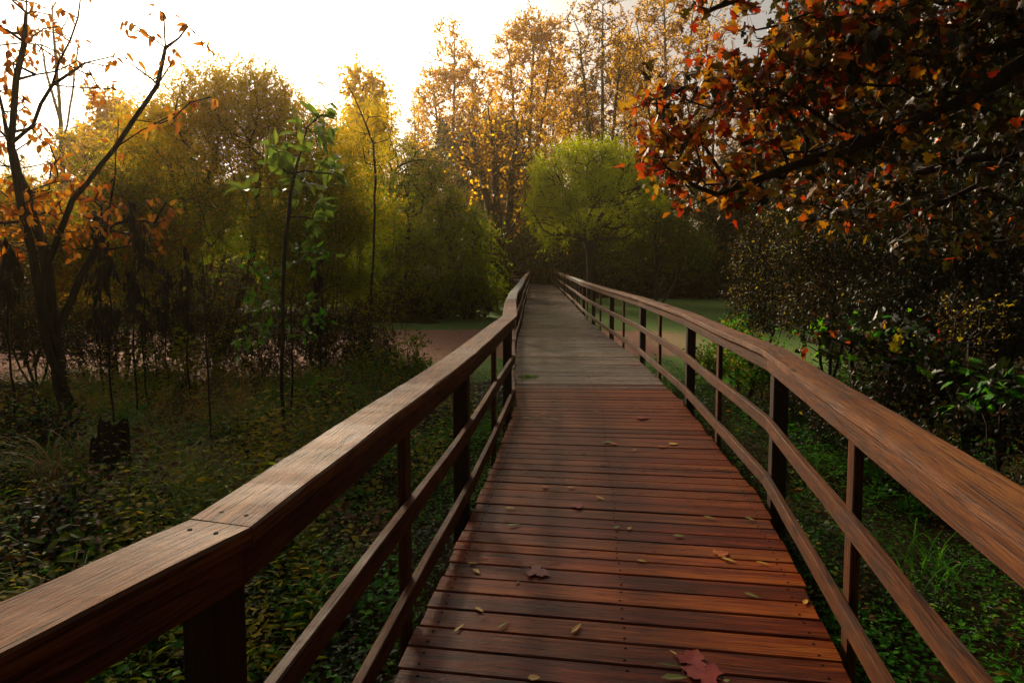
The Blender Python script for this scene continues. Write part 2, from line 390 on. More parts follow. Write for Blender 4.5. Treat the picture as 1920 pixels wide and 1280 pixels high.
# ------------------------------------------------------------------ ground and water
WATER = -0.70
def sdbox(x, y, x0, x1, y0, y1):
    cx, cy, hx, hy = (x0 + x1) / 2, (y0 + y1) / 2, (x1 - x0) / 2, (y1 - y0) / 2
    dx, dy = np.abs(x - cx) - hx, np.abs(y - cy) - hy
    return np.hypot(np.maximum(dx, 0), np.maximum(dy, 0)) + np.minimum(np.maximum(dx, dy), 0)
def pond(x, y):
    d = np.minimum(sdbox(x, y, -34, 4, 12.6, 23.6), sdbox(x, y, -2.0, 17.5, 12.8, 41.0))
    d = np.maximum(d, (x - (0.44 * y + 0.4)) * 0.9)
    return d + 0.45 * np.sin(x * 0.9 + 1.3) * np.cos(y * 0.7) + 0.25 * np.sin(x * 2.3 + y * 1.7)
def hland(x, y):
    return -0.48 + 0.05 * np.sin(x * 1.1 + 0.5) + 0.05 * np.sin(y * 0.8 + x * 0.6) + 0.03 * np.sin(x * 2.7 - y * 2.2) + np.clip((np.hypot(x, y) - 70) / 300, 0, 1) * 6
def hground(x, y):
    d = pond(x, y); t = np.clip((1.6 - d) / 2.4, 0, 1); t = t * t * (3 - 2 * t)
    return hland(x, y) * (1 - t) + (-1.15) * t
def axis(lo, hi, step, far, n):
    a = np.arange(lo, hi + step / 2, step)
    k = np.geomspace(1, 1 + far, n) - 1
    return np.concatenate([lo - k[1:][::-1], a, hi + k[1:]])
xs = axis(-36, 22, 0.4, 420, 14); ys = axis(-4, 60, 0.4, 420, 14)
X, Y = np.meshgrid(xs, ys); Z = hground(X, Y)
V = np.stack([X, Y, Z], -1).reshape(-1, 3); nx, ny = len(xs), len(ys)
idx = np.arange(nx * ny).reshape(ny, nx)
F = np.stack([idx[:-1, :-1], idx[:-1, 1:], idx[1:, 1:], idx[1:, :-1]], -1).reshape(-1, 4)
m, n, out = newmat('leaf_litter_soil')
tc = n.nodes.new('ShaderNodeTexCoord')
r = ramp(n, [(0.3, (0.012, 0.009, 0.005)), (0.5, (0.035, 0.024, 0.012)), (0.62, (0.05, 0.045, 0.014)), (0.8, (0.09, 0.05, 0.018))])
n1 = noise(n, tc.outputs['Object'], 9, 8, 0.7); n.links.new(n1, r.inputs[0])
p = n.nodes.new('ShaderNodeBsdfPrincipled'); n.links.new(r.outputs[0], p.inputs['Base Color']); p.inputs['Roughness'].default_value = 0.95; p.inputs['Specular IOR Level'].default_value = 0.03
b = n.nodes.new('ShaderNodeBump'); b.inputs['Strength'].default_value = 1; b.inputs['Distance'].default_value = 0.05; n.links.new(n1, b.inputs['Height']); n.links.new(b.outputs[0], p.inputs['Normal'])
n.links.new(p.outputs[0], out.inputs[0])
tag(mesh_np('ground', V, [4] * len(F), F.ravel(), [m], smooth=True), kind='structure')
# duckweed covered water
m, n, out = newmat('duckweed_water')
tc = n.nodes.new('ShaderNodeTexCoord'); g = n.nodes.new('ShaderNodeNewGeometry')
sx = n.nodes.new('ShaderNodeSeparateXYZ'); n.links.new(g.outputs['Position'], sx.inputs[0])
mp = n.nodes.new('ShaderNodeMapping'); mp.inputs['Scale'].default_value = (0.16, 0.42, 1); n.links.new(tc.outputs['Object'], mp.inputs[0])
nb_ = noise(n, mp.outputs[0], 1.0, 5, 0.65)
# pink duckweed gathers in the left arm of the pond, green along both shores and on the right
xe = n.nodes.new('ShaderNodeMapRange'); n.links.new(sx.outputs['X'], xe.inputs[0]); xe.inputs[1].default_value = -4.0; xe.inputs[2].default_value = -1.0; xe.inputs[4].default_value = 3.0
yy = n.nodes.new('ShaderNodeMapRange'); n.links.new(mth(n, 'SUBTRACT', sx.outputs['Y'], xe.outputs[0]), yy.inputs[0]); yy.inputs[1].default_value = 11.4; yy.inputs[2].default_value = 13.2
y2 = n.nodes.new('ShaderNodeMapRange'); n.links.new(sx.outputs['Y'], y2.inputs[0]); y2.inputs[1].default_value = 22.6; y2.inputs[2].default_value = 21.0
xx = n.nodes.new('ShaderNodeMapRange'); n.links.new(sx.outputs['X'], xx.inputs[0]); xx.inputs[1].default_value = 7.5; xx.inputs[2].default_value = 1.0; xx.inputs[3].default_value = 0.25
pk = mth(n, 'MULTIPLY', mth(n, 'MULTIPLY', yy.outputs[0], y2.outputs[0]), xx.outputs[0])
pk = mth(n, 'ADD', pk, mth(n, 'MULTIPLY', mth(n, 'SUBTRACT', nb_, 0.5), 1.1))
fine = noise(n, tc.outputs['Object'], 55, 3, 0.7)
cg = ramp(n, [(0.3, (0.075, 0.13, 0.03)), (0.7, (0.17, 0.27, 0.07))]); n.links.new(fine, cg.inputs[0])
cp = ramp(n, [(0.3, (0.22, 0.11, 0.075)), (0.7, (0.42, 0.23, 0.16))]); n.links.new(fine, cp.inputs[0])
st = ramp(n, [(0.35, (0, 0, 0)), (0.65, (1, 1, 1))]); n.links.new(pk, st.inputs[0])
mx = n.nodes.new('ShaderNodeMix'); mx.data_type = 'RGBA'; n.links.new(st.outputs[0], mx.inputs[0]); n.links.new(cg.outputs[0], mx.inputs[6]); n.links.new(cp.outputs[0], mx.inputs[7])
p = n.nodes.new('ShaderNodeBsdfPrincipled'); n.links.new(mx.outputs[2], p.inputs['Base Color']); p.inputs['Roughness'].default_value = 0.9; p.inputs['Specular IOR Level'].default_value = 0.08
b = n.nodes.new('ShaderNodeBump'); b.inputs['Strength'].default_value = 0.5; b.inputs['Distance'].default_value = 0.01; n.links.new(fine, b.inputs['Height']); n.links.new(b.outputs[0], p.inputs['Normal'])
n.links.new(p.outputs[0], out.inputs[0])
mb = MB(); mb.add([(-40, 9, WATER), (24, 9, WATER), (24, 46, WATER), (-40, 46, WATER)], [[0, 1, 2, 3]])
tag(mb.build('water', [m]), kind='structure')

# ------------------------------------------------------------------ leaves and trees
TM = {}
TM['blade'] = (np.array([(0, 0, 0), (.4, .5, .03), (1, 0, -.06), (.4, -.5, .03)]), [[0, 1, 2, 3]])
TM['ovate'] = (np.array([(0, 0, 0), (.28, .46, .06), (.66, .36, .02), (1, 0, -.12), (.66, -.36, .02), (.28, -.46, .06), (.3, 0, 0), (.68, 0, -.04)]),
               [[0, 6, 1], [1, 6, 7, 2], [2, 7, 3], [0, 5, 6], [5, 4, 7, 6], [4, 3, 7]])
mo = [(0, 0), (-.02, .12), (-.16, .30), (.0, .34), (.08, .46), (.20, .58), (.30, .44), (.36, .26), (.50, .36), (.62, .30), (.72, .32), (.74, .18), (1.0, 0)]
mo = mo + [(a, -b_) for a, b_ in mo[-2:0:-1]]
TM['maple'] = (np.array([(.34, 0, -.02)] + [(a, b_, .10 * abs(b_) - .12 * max(0, a - .3)) for a, b_ in mo]), [[0, i, i + 1] for i in range(1, len(mo))] + [[0, len(mo), 1]])
def unit(a): return a / np.maximum(np.linalg.norm(a, axis=-1, keepdims=True), 1e-9)
def leaves(name, P, D, N, L, W, kind, mats, parent, matidx=None, loc=None):
    T, fs = TM[kind]; k = len(T); n = len(P)
    D = unit(D); S = unit(np.cross(D, N)); N2 = np.cross(S, D)
    if kind == 'maple':
        rz = np.random.default_rng(n); zc = (rz.normal(size=n) * 1.6 + .8); N2 = N2 * zc[:, None]; sc_ = .55 + .8 * rz.random(n); L = L * sc_; W = W * sc_ * (.7 + .45 * rz.random(n))
    V = P[:, None, :] + T[None, :, 0:1] * (D * L[:, None])[:, None, :] + T[None, :, 1:2] * (S * W[:, None])[:, None, :] + T[None, :, 2:3] * (N2 * L[:, None])[:, None, :]
    lo = np.concatenate([np.array(f) for f in fs]); sizes = np.array([len(f) for f in fs])
    loops = (np.arange(n)[:, None] * k + lo[None, :]).ravel()
    mi = None if matidx is None else np.repeat(matidx, len(fs))
    return mesh_np(name, V.reshape(-1, 3), np.tile(sizes, n), loops, mats, parent, mi, loc=loc)

def blob_pts(r, blobs, clump=0.0):
    """points in ellipsoids, denser towards the outside; blob = (centre, radii, n)"""
    out = []
    for c, rad, n in blobs:
        v = unit(r.normal(size=(n, 3))); q = r.random((n, 1)) ** (1 / 2.2)
        out.append(np.array(c) + v * q * np.array(rad))
    return np.concatenate(out)
def grow(r, trunks, targets, bf=0.25, seg=0.5, jit=0.12, lift=0.15):
    """joins every target to the growing skeleton: near nodes with a short way to the root win"""
    pos, par, plen = [], [], []
    for tr in trunks:
        tr = [np.array(p, float) for p in tr]
        prev = -1
        if pos:
            dd = np.linalg.norm(np.array(pos) - tr[0], axis=1); jn = int(np.argmin(dd))
            if dd[jn] < 1.2 and np.linalg.norm(tr[0] - pos[0]) > 0.3: prev = jn; tr[0] = pos[jn]
        for a, b in zip(tr, tr[1:]):
            k = max(1, int(np.linalg.norm(b - a) / seg))
            for i in range(k + 1):
                if i == 0 and prev >= 0: continue
                q = a + (b - a) * i / k
                if i not in (0, k): q = q + r.normal(size=3) * jit * seg * 0.25
                pos.append(q); par.append(prev); plen.append(0 if prev < 0 else plen[prev] + np.linalg.norm(q - pos[prev])); prev = len(pos) - 1
    nt_ = len(pos); cap = nt_ + len(targets) * 14 + 10
    A = np.zeros((cap, 3)); A[:nt_] = pos; PL = np.zeros(cap); PL[:nt_] = plen; n = nt_
    base = A[:nt_]
    dmin = np.min(np.linalg.norm(targets[:, None, :] - base[None], axis=2), axis=1)
    for ti in np.argsort(dmin):
        t = targets[ti]; dv = t - A[:n]; d = np.linalg.norm(dv, axis=1)
        down = np.clip(-dv[:, 2] / np.maximum(d, 1e-6), 0, 1)
        cost = d * (1 + 0.9 * down) + bf * PL[:n]
        j = int(np.argmin(cost)); L = d[j]
        if L < 1e-3: continue
        k = max(1, int(L / seg)); p0 = A[j].copy(); prev = j
        for i in range(1, k + 1):
            if n >= cap: break
            s = i / k
            q = p0 + (t - p0) * s + np.array([0, 0, lift * L * s * (1 - s)]) + (r.normal(size=3) * jit * seg * 0.5 if i < k else 0)
            A[n] = q; par.append(prev); PL[n] = PL[prev] + np.linalg.norm(q - A[prev]); prev = n; n += 1
    A = A[:n]; par = np.array(par); wgt = np.zeros(n)
    nch = np.zeros(n, int)
    for i in range(n - 1, -1, -1):       # how many tips each node carries
        wgt[i] = max(1.0, wgt[i])
        if par[i] >= 0: wgt[par[i]] += wgt[i] + 0.04; nch[par[i]] += 1
    return A, par, wgt, nch
def tubes(r, A, par, wgt, R0, rmin, power=2.1, sides=5, minw=0.0):
    rad = np.maximum(rmin, R0 * (wgt / wgt.max()) ** (1 / power))
    ch = [[] for _ in A]
    for i, p_ in enumerate(par):
        if p_ >= 0: ch[p_].append(i)
    V, F = [], []; nv = 0
    starts = [(i, None) for i in range(len(A)) if par[i] < 0]
    while starts:
        i, frm = starts.pop()
        chain = [] if frm is None else [frm]
        cur = i
        while True:
            chain.append(cur)
            c = ch[cur]
            if not c: break
            c = sorted(c, key=lambda q: -wgt[q]); cur2 = c[0]
            for o in c[1:]: starts.append((o, cur))
            cur = cur2
        if len(chain) < 2: continue
        P = A[chain]; rr = rad[chain].copy()
        if frm is not None: rr[0] = min(rr[0], rr[1] * 1.15)
        if rr.max() < minw: continue
        T = np.zeros_like(P); T[1:-1] = P[2:] - P[:-2]; T[0] = P[1] - P[0]; T[-1] = P[-1] - P[-2]; T = unit(T)
        ref = np.array([0.3, 0.9, 0.1]); ref = ref if abs(T[0] @ ref) < 0.9 else np.array([1., 0, 0])
        U = unit(np.cross(T, ref)); W = np.cross(T, U)
        k = sides if rr.max() > 0.03 else (4 if rr.max() > 0.012 else 3)
        an = np.arange(k) * 2 * math.pi / k
        rg = P[:, None, :] + rr[:, None, None] * (np.cos(an)[None, :, None] * U[:, None, :] + np.sin(an)[None, :, None] * W[:, None, :])
        V.append(rg.reshape(-1, 3)); m_ = len(chain)
        a = nv + np.arange(m_ - 1)[:, None] * k + np.arange(k)[None]; b_ = nv + np.arange(m_ - 1)[:, None] * k + (np.arange(k)[None] + 1) % k
        F.append(np.stack([a, b_, b_ + k, a + k], -1).reshape(-1, 4)); nv += m_ * k
    return np.concatenate(V), np.concatenate(F)
def twig_leaves(r, nodes, dirs, T, tl, q, L, W, droop=0.3, out=0.5, up=0.3, hang=0.0, splay=0.7):
    """T twiglets of length tl at each node, q leaves along each"""
    n = len(nodes)
    d = unit(unit(dirs)[:, None, :] * out + r.normal(size=(n, T, 3)) * 0.75 + np.array([0, 0, up]))
    ln = tl * (0.5 + r.random((n, T, 1)) * 0.9)
    t = (np.arange(q)[None, None, :, None] + r.random((n, T, q, 1))) / q
    p = nodes[:, None, None, :] + d[:, :, None, :] * ln[:, :, None, :] * t + np.array([0, 0, -1.0]) * hang * (ln[:, :, None, :] * t) ** 2
    ax = d[:, :, None, :] * 0.5 + r.normal(size=(n, T, q, 3)) * splay + np.array([0, 0, -droop])
    P = p.reshape(-1, 3); D = unit(ax.reshape(-1, 3)); m_ = len(P)
    N = unit(r.normal(size=(m_, 3)) * 0.7 + np.array([0, 0, 0.8]))
    l = L * (0.6 + 0.7 * r.random(m_)); w = W * (0.7 + 0.6 * r.random(m_))
    tips = nodes[:, None, :] + d * ln + np.array([0, 0, -1.0]) * hang * ln ** 2
    base = np.repeat(nodes[:, None, :], T, 1)
    return P, D, N, l, w, base.reshape(-1, 3), tips.reshape(-1, 3)
def thin_sticks(base, tips, rad):        # three-sided twigs, vectorised
    d = unit(tips - base); u = unit(np.cross(d, np.array([0.31, 0.77, 0.55]))); w = np.cross(d, u); n = len(base)
    ring = [u * rad, (-0.5 * u + 0.866 * w) * rad, (-0.5 * u - 0.866 * w) * rad]
    V = np.stack([base + ring[0], base + ring[1], base + ring[2], tips], 1).reshape(-1, 3)
    o = np.arange(n)[:, None] * 4
    F = np.concatenate([o + np.array([0, 1, 3]), o + np.array([1, 2, 3]), o + np.array([2, 0, 3])])
    return V, F
def plant(name, label, cat, base, trunks, blobs, R0, spec, bark, mats, seed, group=None, parts=('trunk', 'crown'), bf=0.25, seg=0.5, jit=0.14, lift=0.12, rmin=0.006, thin=8, twigs=True, chooser=None, targets=None, sides=5):
    """one tree or shrub: an Empty at its base, a trunk mesh (with its limbs) and a crown mesh"""
    r = np.random.default_rng(seed)
    tg = blob_pts(r, blobs) if targets is None else targets
    A, par, wgt, nch = grow(r, trunks, tg, bf, seg, jit, lift)
    root = empty(name, tuple(float(v) for v in base)); tag(root, label, cat, group)
    V, F = tubes(r, A, par, wgt, R0, rmin, sides=sides)
    sizes = [4] * len(F); loops = F.ravel()
    P = None
    if spec:
        sel = np.where((wgt <= thin) & (par >= 0))[0]
        d = A[sel] - A[par[sel]]
        P, D, N, l, w, tb, tt = twig_leaves(r, A[sel], d, **{k: v for k, v in spec.items() if k not in ('kind', 'tr')})
        if twigs:
            V2, F2 = thin_sticks(tb, tt, spec.get('tr', 0.004))
            loops = np.concatenate([loops, (F2 + len(V)).ravel()]); V = np.concatenate([V, V2]); sizes = sizes + [3] * len(F2)
    mesh_np(parts[0], V, sizes, loops, [bark], root, smooth=True)
    if spec:
        mi = chooser(r, P) if chooser else None
        leaves(parts[1], P, D, N, l, w, spec['kind'], mats, root, mi)
    return root
def copy_tree(o, loc, rz=0, sc=1.0, label=None, name=None):
    c = o.copy(); C.objects.link(c); c.location = loc; c.rotation_euler = (0, 0, rz); c.scale = (sc, sc, sc)
    if label: c['label'] = label
    for ch in o.children:
        k = ch.copy(); C.objects.link(k); k.parent = c
    return c
def pxblob(cx, cy, rx, ry, Y, dep, n):
    s = Y / FPX; return (at(cx, cy, Y), (rx * s, dep, ry * s), n)
def gz(x, y): return float(hground(np.array(x), np.array(y)))
def pxpath(Y, *pts):                     # a limb through picture points at distances Y (or per point)
    return [at(p[0], p[1], p[2] if len(p) > 2 else Y) for p in pts]
def base_at(px, Y): 
    x = (px - CX) / FPX * Y; return np.array([x, Y, gz(x, Y) - 0.05])

# ------------------------------------------------------------------ vegetation: materials
M['bark_dark'] = bark_mat('dark_bark', (0.012, 0.009, 0.007), (0.045, 0.034, 0.026))
M['bark_brown'] = bark_mat('brown_bark', (0.025, 0.016, 0.011), (0.08, 0.055, 0.038))
M['bark_pale'] = bark_mat('pale_bark', (0.06, 0.05, 0.042), (0.16, 0.14, 0.12))
M['wil_green'] = leaf_mat('willow_leaf_green', [(0.1, (0.05, 0.11, 0.004)), (0.45, (0.12, 0.20, 0.006)), (0.75, (0.22, 0.26, 0.008)), (1.0, (0.36, 0.31, 0.012))], 0.72, spec=.08, tmul=(1.5, 1.35, .6))
M['wil_yellow'] = leaf_mat('willow_leaf_yellow', [(0.1, (0.26, 0.23, 0.008)), (0.5, (0.46, 0.36, 0.012)), (1.0, (0.62, 0.42, 0.018))], 0.88, spec=.05, tmul=(1.5, 1.3, .6))
M['round_green'] = leaf_mat('bright_willow_leaf', [(0.1, (0.22, 0.30, 0.006)), (0.5, (0.38, 0.46, 0.008)), (1.0, (0.54, 0.54, 0.012))], 0.85, spec=.05, tmul=(1.5, 1.4, .6))
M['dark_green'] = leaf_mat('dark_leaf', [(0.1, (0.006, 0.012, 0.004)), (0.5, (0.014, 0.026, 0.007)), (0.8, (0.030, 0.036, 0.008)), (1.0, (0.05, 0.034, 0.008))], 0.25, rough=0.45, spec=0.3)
M['orange'] = leaf_mat('orange_leaf', [(0.1, (0.44, 0.22, 0.015)), (0.45, (0.62, 0.38, 0.022)), (0.8, (0.70, 0.50, 0.035)), (1.0, (0.56, 0.44, 0.03))], 0.88, spec=.05, tmul=(1.4, 1.25, 0.5))
M['brown'] = leaf_mat('brown_leaf', [(0.1, (0.08, 0.036, 0.012)), (0.5, (0.19, 0.085, 0.022)), (0.85, (0.30, 0.15, 0.03)), (1.0, (0.20, 0.15, 0.03))], 0.6, spec=.08)
M['near_orange'] = leaf_mat('drooping_orange_leaf', [(0.1, (0.22, 0.05, 0.01)), (0.4, (0.42, 0.15, 0.015)), (0.75, (0.55, 0.26, 0.025)), (1.0, (0.35, 0.24, 0.04))], 0.55, patch=0.2, tmul=(1.3, 1.05, 0.5))
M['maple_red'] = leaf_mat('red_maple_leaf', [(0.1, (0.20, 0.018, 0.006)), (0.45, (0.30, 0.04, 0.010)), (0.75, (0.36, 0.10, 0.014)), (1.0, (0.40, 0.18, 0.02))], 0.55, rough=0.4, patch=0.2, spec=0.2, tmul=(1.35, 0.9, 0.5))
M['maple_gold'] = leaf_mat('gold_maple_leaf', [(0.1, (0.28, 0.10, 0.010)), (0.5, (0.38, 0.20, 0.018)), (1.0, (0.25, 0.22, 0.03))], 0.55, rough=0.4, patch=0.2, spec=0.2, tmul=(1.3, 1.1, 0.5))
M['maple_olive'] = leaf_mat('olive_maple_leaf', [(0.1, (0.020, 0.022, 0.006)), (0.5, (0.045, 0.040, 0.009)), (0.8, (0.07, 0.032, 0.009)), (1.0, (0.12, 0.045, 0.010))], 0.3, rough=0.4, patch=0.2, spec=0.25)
M['herb'] = leaf_mat('herb_leaf', [(0.05, (0.018, 0.10, 0.008)), (0.5, (0.055, 0.25, 0.014)), (0.85, (0.15, 0.38, 0.018)), (1.0, (0.34, 0.44, 0.03))], 0.5, rough=0.6, pscale=1.3, spec=.12)
M['herb_yellow'] = leaf_mat('yellowing_herb_leaf', [(0.1, (0.20, 0.19, 0.012)), (0.6, (0.42, 0.34, 0.02)), (1.0, (0.50, 0.30, 0.025))], 0.5, rough=0.6, spec=.12)
M['herb_dry'] = leaf_mat('dry_herb_leaf', [(0.1, (0.035, 0.018, 0.008)), (0.6, (0.10, 0.045, 0.014)), (1.0, (0.18, 0.09, 0.02))], 0.3, rough=0.7, spec=.1)
M['sapling'] = leaf_mat('sapling_leaf', [(0.1, (0.08, 0.17, 0.025)), (0.6, (0.15, 0.25, 0.035)), (1.0, (0.26, 0.30, 0.045))], 0.5, rough=0.3, spec=0.6)
M['grass'] = leaf_mat('grass_blade', [(0.1, (0.05, 0.13, 0.010)), (0.6, (0.14, 0.27, 0.018)), (1.0, (0.30, 0.34, 0.03))], 0.5, rough=0.5, spec=.15)
M['grass_dry'] = leaf_mat('dry_grass_blade', [(0.1, (0.20, 0.08, 0.014)), (0.6, (0.38, 0.18, 0.025)), (1.0, (0.46, 0.28, 0.05))], 0.4, rough=0.5)
M['dead'] = leaf_mat('withered_leaf', [(0.1, (0.008, 0.006, 0.005)), (0.7, (0.020, 0.014, 0.010)), (1.0, (0.035, 0.022, 0.012))], 0.1, rough=0.7)

# leaf sprays
WIL = dict(T=8, tl=0.85, q=16, L=0.12, W=0.028, droop=0.15, up=0.55, splay=.5, kind='blade', tr=0.0016)
WILH = dict(T=5, tl=1.2, q=17, L=0.14, W=0.032, droop=0.7, up=0.15, hang=0.6, splay=.5, kind='blade', tr=0.003)
POP = dict(T=5, tl=1.1, q=9, L=0.24, W=0.21, droop=0.5, up=0.5, kind='blade', tr=0.006)
DNS = dict(T=9, tl=0.6, q=12, L=0.20, W=0.11, droop=0.3, up=0.3, kind='blade', tr=0.005)
SHR = dict(T=6, tl=0.30, q=8, L=0.055, W=0.030, droop=0.25, up=0.35, kind='ovate', tr=0.002)
def high_yellow(z0, z1, lo=0.05, hi=0.9):
    def f(r, P): return (r.random(len(P)) < np.clip(lo + (hi - lo) * (P[:, 2] - z0) / (z1 - z0), lo, hi)).astype(int)
    return f
def mixed(*w):
    c = np.cumsum(w) / sum(w)
    def f(r, P): return np.searchsorted(c, r.random(len(P)))
    return f

# ---- the tree with drooping orange leaves, left foreground
b = base_at(116, 8.0)
tr = [[b] + pxpath(8.0, (100, 640), (88, 500), (52, 360, 8.2), (28, 290, 8.2), (6, 210, 8.3), (-25, 90, 8.4)),
      [b + np.array([.12, .05, 0])] + pxpath(8.0, (92, 660, 7.9), (68, 520, 7.8), (32, 340, 7.7), (20, 270, 7.6), (30, 150, 7.6), (46, 80, 7.6), (50, -30, 7.6)),
      pxpath(8.0, (103, 520, 8), (135, 375, 7.8), (215, 278, 7.6), (250, 225, 7.5), (295, 160, 7.4), (310, 90, 7.4), (307, 25, 7.4)),
      pxpath(8.0, (104, 640, 8), (150, 520, 8.2), (200, 430, 8.4), (216, 330, 8.5), (222, 225, 8.6)),
      pxpath(8.0, (30, 300, 7.7), (62, 235, 7.5), (98, 160, 7.4), (132, 75, 7.3), (152, -10, 7.3)),
      pxpath(8.0, (215, 278, 7.6), (265, 245, 7.7), (335, 210, 7.8)),
      pxpath(8.0, (308, 92, 7.4), (335, 72, 7.4), (352, 50, 7.4)), pxpath(8.0, (305, 90, 7.4), (285, 70, 7.4), (262, 55, 7.4)),
      pxpath(8.0, (98, 165, 7.4), (160, 118, 7.5), (212, 106, 7.6))]
# leaf bearing ends seen against the sky
ends = [(242, 52), (255, 48), (296, 18), (312, 34), (350, 48), (365, 62), (378, 72), (330, 96), (322, 118), (300, 142), (287, 150), (243, 118), (202, 124), (160, 138), (172, 142), (182, 160), (196, 168), (213, 166), (395, 182), (325, 222), (300, 232), (155, 165), (62, 22), (118, 20), (82, 54), (15, 60), (70, 85), (110, 50), (128, 122), (24, 118)]
rr_ = np.random.default_rng(5)
tg = np.concatenate([np.array([at(x_, y_, 7.4 + rr_.uniform(-.15, .3)) for x_, y_ in ends]),
     blob_pts(rr_, [pxblob(60, 60, 75, 80, 7.9, .7, 34), pxblob(70, 400, 110, 95, 8.2, 0.9, 95), pxblob(190, 400, 130, 90, 8.4, 0.7, 60), pxblob(20, 250, 60, 110, 8.3, .7, 40), pxblob(250, 440, 90, 80, 8.6, .5, 14)])])
plant('leaning_tree', 'slender multi-stemmed tree with sparse drooping orange leaves, in the left foreground beside the stump', 'tree', b, tr, [], 0.085,
      dict(T=2, tl=0.16, q=2, L=0.125, W=0.062, droop=1.3, up=0.1, hang=0.5, kind='ovate', tr=0.003), M['bark_dark'], [M['near_orange']], 11, targets=tg, bf=0.15, seg=0.25, jit=0.2, thin=1.5, rmin=0.005)

# ---- willows on and around the pond's near shore
def willow(label, Y, bases, blobs, R0, seed, mats, spec=WIL, ch=None, name='willow', group=None, thin=3, seg=0.45, bark='bark_dark', spread=None):
    bs = [base_at(px, Y + dy) for px, dy in bases]
    cen = np.mean([b_[0] for b_ in blobs], axis=0)
    trunks = []
    for i, q in enumerate(bs):
        tgt = blobs[i % len(blobs)][0]
        mid = q + (tgt - q) * np.array([0.35, 0.35, 0.45]) ; top = q + (tgt - q) * 0.8
        trunks.append([bs[0] if (spread is None and i) else q, mid, top] if i else [q, mid, top])
    blobs = [(c_, r__, int(n_ * 1.5)) for c_, r__, n_ in blobs]
    return plant(name, label, 'tree', bs[0], trunks, blobs, R0, spec, M[bark], mats, seed, group=group, thin=thin, seg=seg, chooser=ch, rmin=.007)
WM = [M['wil_green'], M['wil_yellow']]
willow('broad feathery willow, green low down and yellow at its top, behind the tall green-leaved sapling', 16.5, [(400, 0), (330, .5), (460, .3), (520, .8), (380, 1)],
       [pxblob(330, 300, 75, 120, 17, 1.6, 120), pxblob(410, 230, 80, 95, 17, 1.6, 130), pxblob(490, 230, 70, 90, 16.5, 1.5, 110), pxblob(560, 300, 70, 100, 17, 1.5, 100), pxblob(440, 390, 140, 110, 16.5, 1.8, 170), pxblob(320, 460, 90, 80, 16.5, 1.2, 60), pxblob(560, 460, 90, 80, 16, 1.2, 70)],
       0.13, 21, WM, ch=high_yellow(2.4, 5.6), spread=1, thin=3)
willow('small brown green willow crowding behind the black withered stalks', 14, [(230, 0), (270, .5), (190, .3)], [pxblob(235, 400, 50, 55, 14, .9, 50), pxblob(290, 450, 45, 50, 14, .8, 44), pxblob(180, 470, 55, 50, 14, .8, 44), pxblob(250, 520, 80, 45, 13.6, .8, 50)], .07, 121, [M['brown'], M['wil_green'], M['wil_yellow']], ch=mixed(.4, .5, .1), spread=1)
willow('many stemmed green willow between the tall sapling and the slim willow', 15, [(575, 0), (610, .5), (640, .3), (555, .6)], [pxblob(600, 370, 45, 55, 15, .9, 50), pxblob(640, 440, 45, 50, 15, .8, 44), pxblob(570, 470, 50, 50, 14.6, .8, 44), pxblob(610, 540, 70, 40, 14.4, .8, 44)], .07, 122, WM, ch=high_yellow(1.5, 4.5, .0, .5), spread=1)
willow('dim olive willow at the far left edge behind the leaning tree', 14, [(40, 0), (80, .5), (10, .3)], [pxblob(40, 430, 60, 60, 14, .9, 56), pxblob(110, 480, 55, 55, 14, .8, 44), pxblob(0, 520, 60, 50, 14, .8, 44), pxblob(80, 550, 70, 40, 13.6, .8, 40)], .07, 123, [M['brown'], M['wil_green'], M['orange']], ch=mixed(.45, .35, .2), spread=1)
willow('slim willow with upswept yellowing sprays between the broad willow and the drooping ones', 20, [(655, 0), (690, .5)],
       [pxblob(700, 260, 40, 60, 21, 1.0, 26), pxblob(650, 300, 45, 60, 20, 1.1, 34), pxblob(620, 380, 45, 60, 20, 1.1, 36), pxblob(690, 410, 50, 70, 20, 1.2, 44), pxblob(620, 500, 60, 70, 19.5, 1.0, 50)], 0.09, 22, WM, ch=high_yellow(2.5, 6.5), spread=1, thin=3)
willow('green drooping willow across the pink pond, left of the other drooping one', 25, [(735, 0), (700, .6), (770, .5)],
       [pxblob(690, 330, 38, 60, 26, 1.0, 36), pxblob(740, 295, 34, 50, 27, 1.0, 30), pxblob(765, 370, 42, 50, 25, 1.0, 36), pxblob(700, 425, 50, 45, 25.5, 1.1, 42), pxblob(765, 465, 55, 48, 25, 1.1, 44), pxblob(690, 520, 60, 45, 25, 1.1, 44), pxblob(790, 300, 26, 30, 27, .8, 16)], 0.14, 23, WM, WILH, high_yellow(3.5, 8.0, 0.0, .45), thin=3)
willow('green drooping willow overhanging the far edge of the pink pond, nearest the boardwalk rail', 26, [(880, 0), (840, .4), (905, .6)],
       [pxblob(805, 345, 32, 45, 27, .9, 28), pxblob(845, 395, 36, 45, 26, 1.0, 34), pxblob(882, 432, 30, 42, 26, .9, 30), pxblob(822, 460, 48, 46, 25.5, 1.0, 40), pxblob(886, 505, 34, 46, 25.5, .9, 34), pxblob(838, 535, 50, 36, 25.2, .9, 34), pxblob(908, 545, 22, 30, 26, .6, 16)], 0.13, 24, WM, WILH, high_yellow(3.0, 8.0, 0.0, .4), thin=3)
g1b = base_at(1108, 37)
